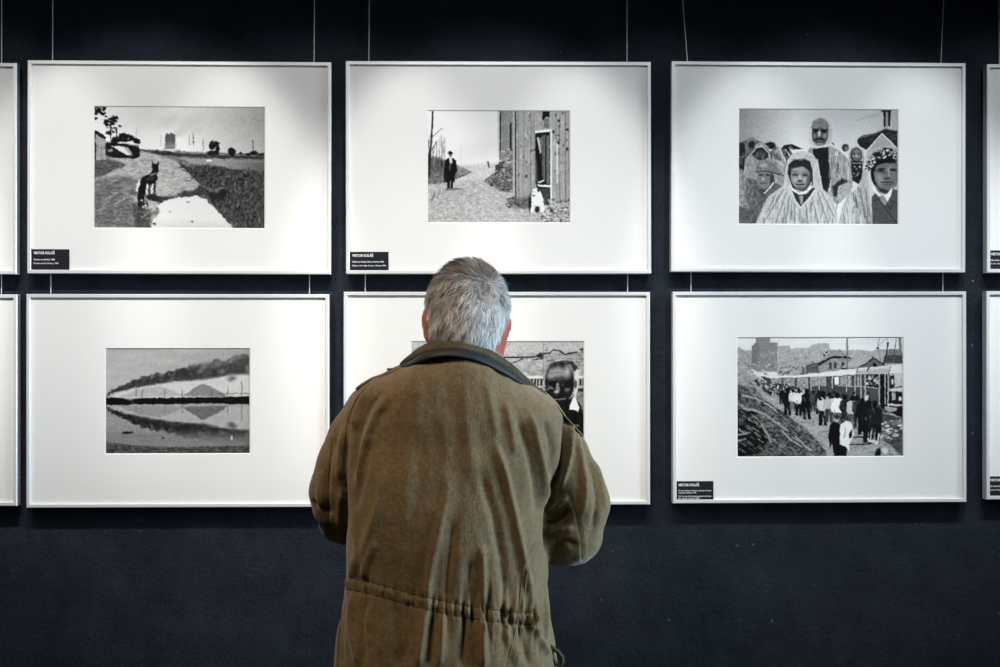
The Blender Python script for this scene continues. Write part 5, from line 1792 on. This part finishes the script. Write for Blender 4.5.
hl, hr = np.array(SLf[-1][0]), np.array(SRf[-1][0])
dl = np.array([.78, .42, .08])
dr = np.array([-.78, .42, .08])
hand(hl + dl * .045, dl, (.25, -.75, -.6), 1)
hand(hr + dr * .045, dr, (-.25, -.75, -.6), -1)
V, Q = Bd.surface()
V = relax(V, Q, 2, 0.4)
NB = normals(V, Q)
loc = (V - HC) @ RH                                    # head-local coordinates
skin = np.tile(np.array([0.36, 0.165, 0.115]), (len(V), 1))
ear = (np.abs(loc[:, 0]) > .066) & (loc[:, 2] < .002) & (loc[:, 2] > -.085) & (np.abs(loc[:, 1]) < .035)
skin[ear] = (0.33, 0.072, 0.042)
lips = (loc[:, 1] > .085) & (loc[:, 2] < -.073) & (loc[:, 2] > -.092) & (np.abs(loc[:, 0]) < .026)
skin[lips] = (0.36, 0.11, 0.09)
scalp = (np.linalg.norm(loc, axis=1) < .16) & (loc[:, 1] < .03) & (loc[:, 2] > -.05) & ~ear
skin[scalp] = (0.21, 0.14, 0.115)
mott = noise3(V, (.012, .012, .012), 9)[:, None]
skin = np.clip(skin * (1 + .10 * mott), 0, 1)
me = fast_quads('body', V, Q)
point_color(me, skin)
body = link('body', me, M_skin, person, True)
for s_ in (-1, 1):
    c = Vector(H(s_ * .032, .0820, -.027))
    m = MB()
    f = Vector(RH @ np.array([0, 1, -.25])).normalized()
    m.tube([c - f * .006, c + f * .004, c + f * .0085, c + f * .0102], [.0095, .0098, .0062, .0022], 16)
    m.build('eye', M_eye, body, True)

# --- hair: short grey strands growing from the scalp
m_ear = np.linalg.norm((loc - np.array([0, -.002, -.040])) * np.array([0, 1 / .030, 1 / .040]), axis=1) < 1
hl_front = 0.062 - 0.25 * np.abs(loc[:, 2] - .05)
on = (np.linalg.norm(loc, axis=1) < .16) & (loc[:, 1] < hl_front) & (loc[:, 2] > -.095 - .15 * np.clip(-loc[:, 1] - .03, 0, 1))
on &= ~((loc[:, 2] < -.010) & (loc[:, 1] > -.008)) & ~((loc[:, 2] < .03) & (loc[:, 1] > .035)) & ~ear & ~(m_ear & (np.abs(loc[:, 0]) > .055))
fm = on[Q].all(1)
Qh = Q[fm]
fc = V[Qh].mean(1)
ar = np.linalg.norm(np.cross(V[Qh[:, 2]] - V[Qh[:, 0]], V[Qh[:, 3]] - V[Qh[:, 1]]), axis=1)
NS = 15000
pick = rng.choice(len(Qh), NS, p=ar / ar.sum())
uv = rng.random((NS, 2, 1)).astype(np.float32)
qv = V[Qh[pick]]
root_p = (qv[:, 0] * (1 - uv[:, 0]) + qv[:, 1] * uv[:, 0]) * (1 - uv[:, 1]) + (qv[:, 3] * (1 - uv[:, 0]) + qv[:, 2] * uv[:, 0]) * uv[:, 1]
rn = NB[Qh[pick]].mean(1)
rn /= np.linalg.norm(rn, axis=1, keepdims=True)
lr = (root_p - HC) @ RH
bvh_h = BVHTree.FromPolygons([Vector(v) for v in V.tolist()], Q.tolist())
hit = bvh_h.ray_cast(Vector(CAM), Vector(W(490, 299, YC) - CAM).normalized())[0]
whorl = (np.array(hit) - HC) @ RH                      # the thin crown, right of the middle
wd = np.linalg.norm(lr - whorl, axis=1)
keep = rng.random(NS) < np.clip((wd - .002) / .024, 0.34, 1)
root_p, rn, lr, wd = root_p[keep], rn[keep], lr[keep], wd[keep]
NS = len(root_p)
ln = (rn @ RH)
away = lr - whorl
away /= np.linalg.norm(away, axis=1, keepdims=True)
down = np.tile(np.array([0.10, -.10, -1.0]), (NS, 1))
fore = np.tile(np.array([-.75, .75, .05]), (NS, 1))    # the top is combed forward to the left
topw = (np.clip((lr[:, 2] - .035) / .03, 0, 1) * np.clip((wd - .02) / .03, 0, 1))[:, None]
clump = np.stack([noise3(root_p, (.011, .011, .011), 31), noise3(root_p, (.011, .011, .011), 32), noise3(root_p, (.011, .011, .011), 33)], 1)
flow = away * 0.8 + down * (1 - topw) * 0.9 + fore * topw * 0.9 + clump * 0.75 + rng.normal(0, .16, (NS, 3))
flow -= ln * np.sum(flow * ln, 1, keepdims=True)
flow /= np.linalg.norm(flow, axis=1, keepdims=True) + 1e-9
nape = np.clip((-.02 - lr[:, 2]) / .06, 0, 1)
length = (0.026 - 0.012 * nape + 0.010 * topw[:, 0]) * rng.uniform(.65, 1.2, NS)
lift = (0.42 - 0.14 * nape + 0.12 * topw[:, 0]) + 0.10 * rng.normal(size=NS)
lift *= np.clip(wd / .03, .3, 1)
length *= np.clip(wd / .03, .55, 1)
SEG = 6
pts = np.zeros((NS, SEG, 3), np.float32)
p_ = lr.copy() - ln * .001
for i in range(SEG):
    pts[:, i] = p_
    k = i / (SEG - 1)
    dirv = flow + ln * (lift * (1.35 - 1.9 * k))[:, None] + np.array([0, 0, -.10 * k])
    dirv /= np.linalg.norm(dirv, axis=1, keepdims=True)
    p_ = p_ + dirv * (length / (SEG - 1))[:, None]
wpts = pts @ RH.T + HC
# natural tone: pepper grey on top, silver to white at the sides and nape, plus daylight painted in on the right
tone = 0.56 + 0.34 * np.clip((.05 - lr[:, 2]) / .09, 0, 1) - 0.20 * topw[:, 0] + 0.14 * np.clip(lr[:, 0] / .07, -1, 1) + 0.34 * clump[:, 0] + rng.normal(0, .15, NS)
dark = rng.random(NS) < 0.16 + 0.22 * topw[:, 0]
tone[dark] -= 0.34
tone = np.clip(tone, 0.03, 1)
rad0 = 0.00042
m_v = np.zeros((NS, SEG, 3, 3), np.float32)
tang = np.gradient(wpts, axis=1)
tang /= np.linalg.norm(tang, axis=2, keepdims=True) + 1e-9
rnw = rn[:, None, :]
sd = np.cross(tang, rnw)
sd /= np.linalg.norm(sd, axis=2, keepdims=True) + 1e-9
up_ = np.cross(sd, tang)
tap = np.array([1.0, 1.0, .95, .85, .65, .22])[None, :, None] * rad0
for j in range(3):
    a_ = 2 * math.pi * j / 3
    m_v[:, :, j] = wpts + (sd * math.cos(a_) + up_ * math.sin(a_)) * tap
idx = np.arange(NS * SEG * 3).reshape(NS, SEG, 3)
Fh = []
for j in range(3):
    j2 = (j + 1) % 3
    Fh.append(np.stack([idx[:, :-1, j], idx[:, :-1, j2], idx[:, 1:, j2], idx[:, 1:, j]], -1).reshape(-1, 4))
me = fast_quads('hair', m_v.reshape(-1, 3), np.concatenate(Fh))
at = me.attributes.new('tone', 'FLOAT', 'POINT')
at.data.foreach_set('value', np.repeat(tone, SEG * 3).astype(np.float32))
hair = link('hair', me, M_hair, person, True)
hair['label'] = 'short grey hair thinning at the crown'

# --- trousers and shoes below the picture
T = Field((-0.36, -0.80, 0.03), (0.26, -0.38, 1.0), 0.006)
T.ellipsoid((cw, YC, .86), (.165, .125, .130), None, .05)
for h_, k_, a_ in ((hipL, kneeL, ankL), (hipR, kneeR, ankR)):
    T.capsule(h_, k_, .095, .078, .03)
    T.capsule(k_, a_, .078, .062, .03)
V, Q = T.surface()
V = relax(V, Q, 2)
N = normals(V, Q)
V = V + N * (0.004 * noise3(V, (.05, .05, .03), 14))[:, None].astype(np.float32)
tr_ = link('trousers', fast_quads('trousers', V, Q), M_trouser, person, True)
for a_ in (ankL, ankR):
    Sh = Field((a_[0] - .07, YC - .14, -.004), (a_[0] + .07, YC + .26, .16), 0.004)
    Sh.ellipsoid((a_[0], YC - .035, .045), (.040, .055, .050), None, .02)
    Sh.ellipsoid((a_[0], YC + .085, .032), (.045, .110, .038), None, .03)
    Sh.capsule((a_[0], YC - .02, .05), (a_[0], YC - .02, .10), .040, .042, .02)
    V, Q = Sh.surface()
    V[:, 2] = np.maximum(V[:, 2], 0.012)
    s1 = link('shoe', fast_quads('shoe', V, Q), M_shoe, person, True)
    m = MB()
    n = 28
    ringp = []
    for j in range(n):
        an = 2 * math.pi * j / n
        yy = YC + .05 + .150 * math.sin(an)
        wx = (.046 if math.sin(an) > 0 else .040) * abs(math.cos(an)) ** .7 * (1 if math.cos(an) > 0 else -1)
        ringp.append((a_[0] + wx, yy))
    for z in (0.0, 0.014):
        m.v += [(x, y, z) for x, y in ringp]
    m.f += [(j, (j + 1) % n, n + (j + 1) % n, n + j) for j in range(n)]
    m.f += [tuple(range(n))[::-1], tuple(range(n, 2 * n))]
    m.build('sole', M_band, s1)

# the figure's origin stands between its feet
person.location = (cw, YC, 0)
for ch in (jacket, body, hair, tr_):
    ch.location = (-cw, -YC, 0)
for ch in list(person.children):
    if ch.name.startswith(('shoe', 'eye')) and ch.parent == person:
        ch.location = (-cw, -YC, 0)
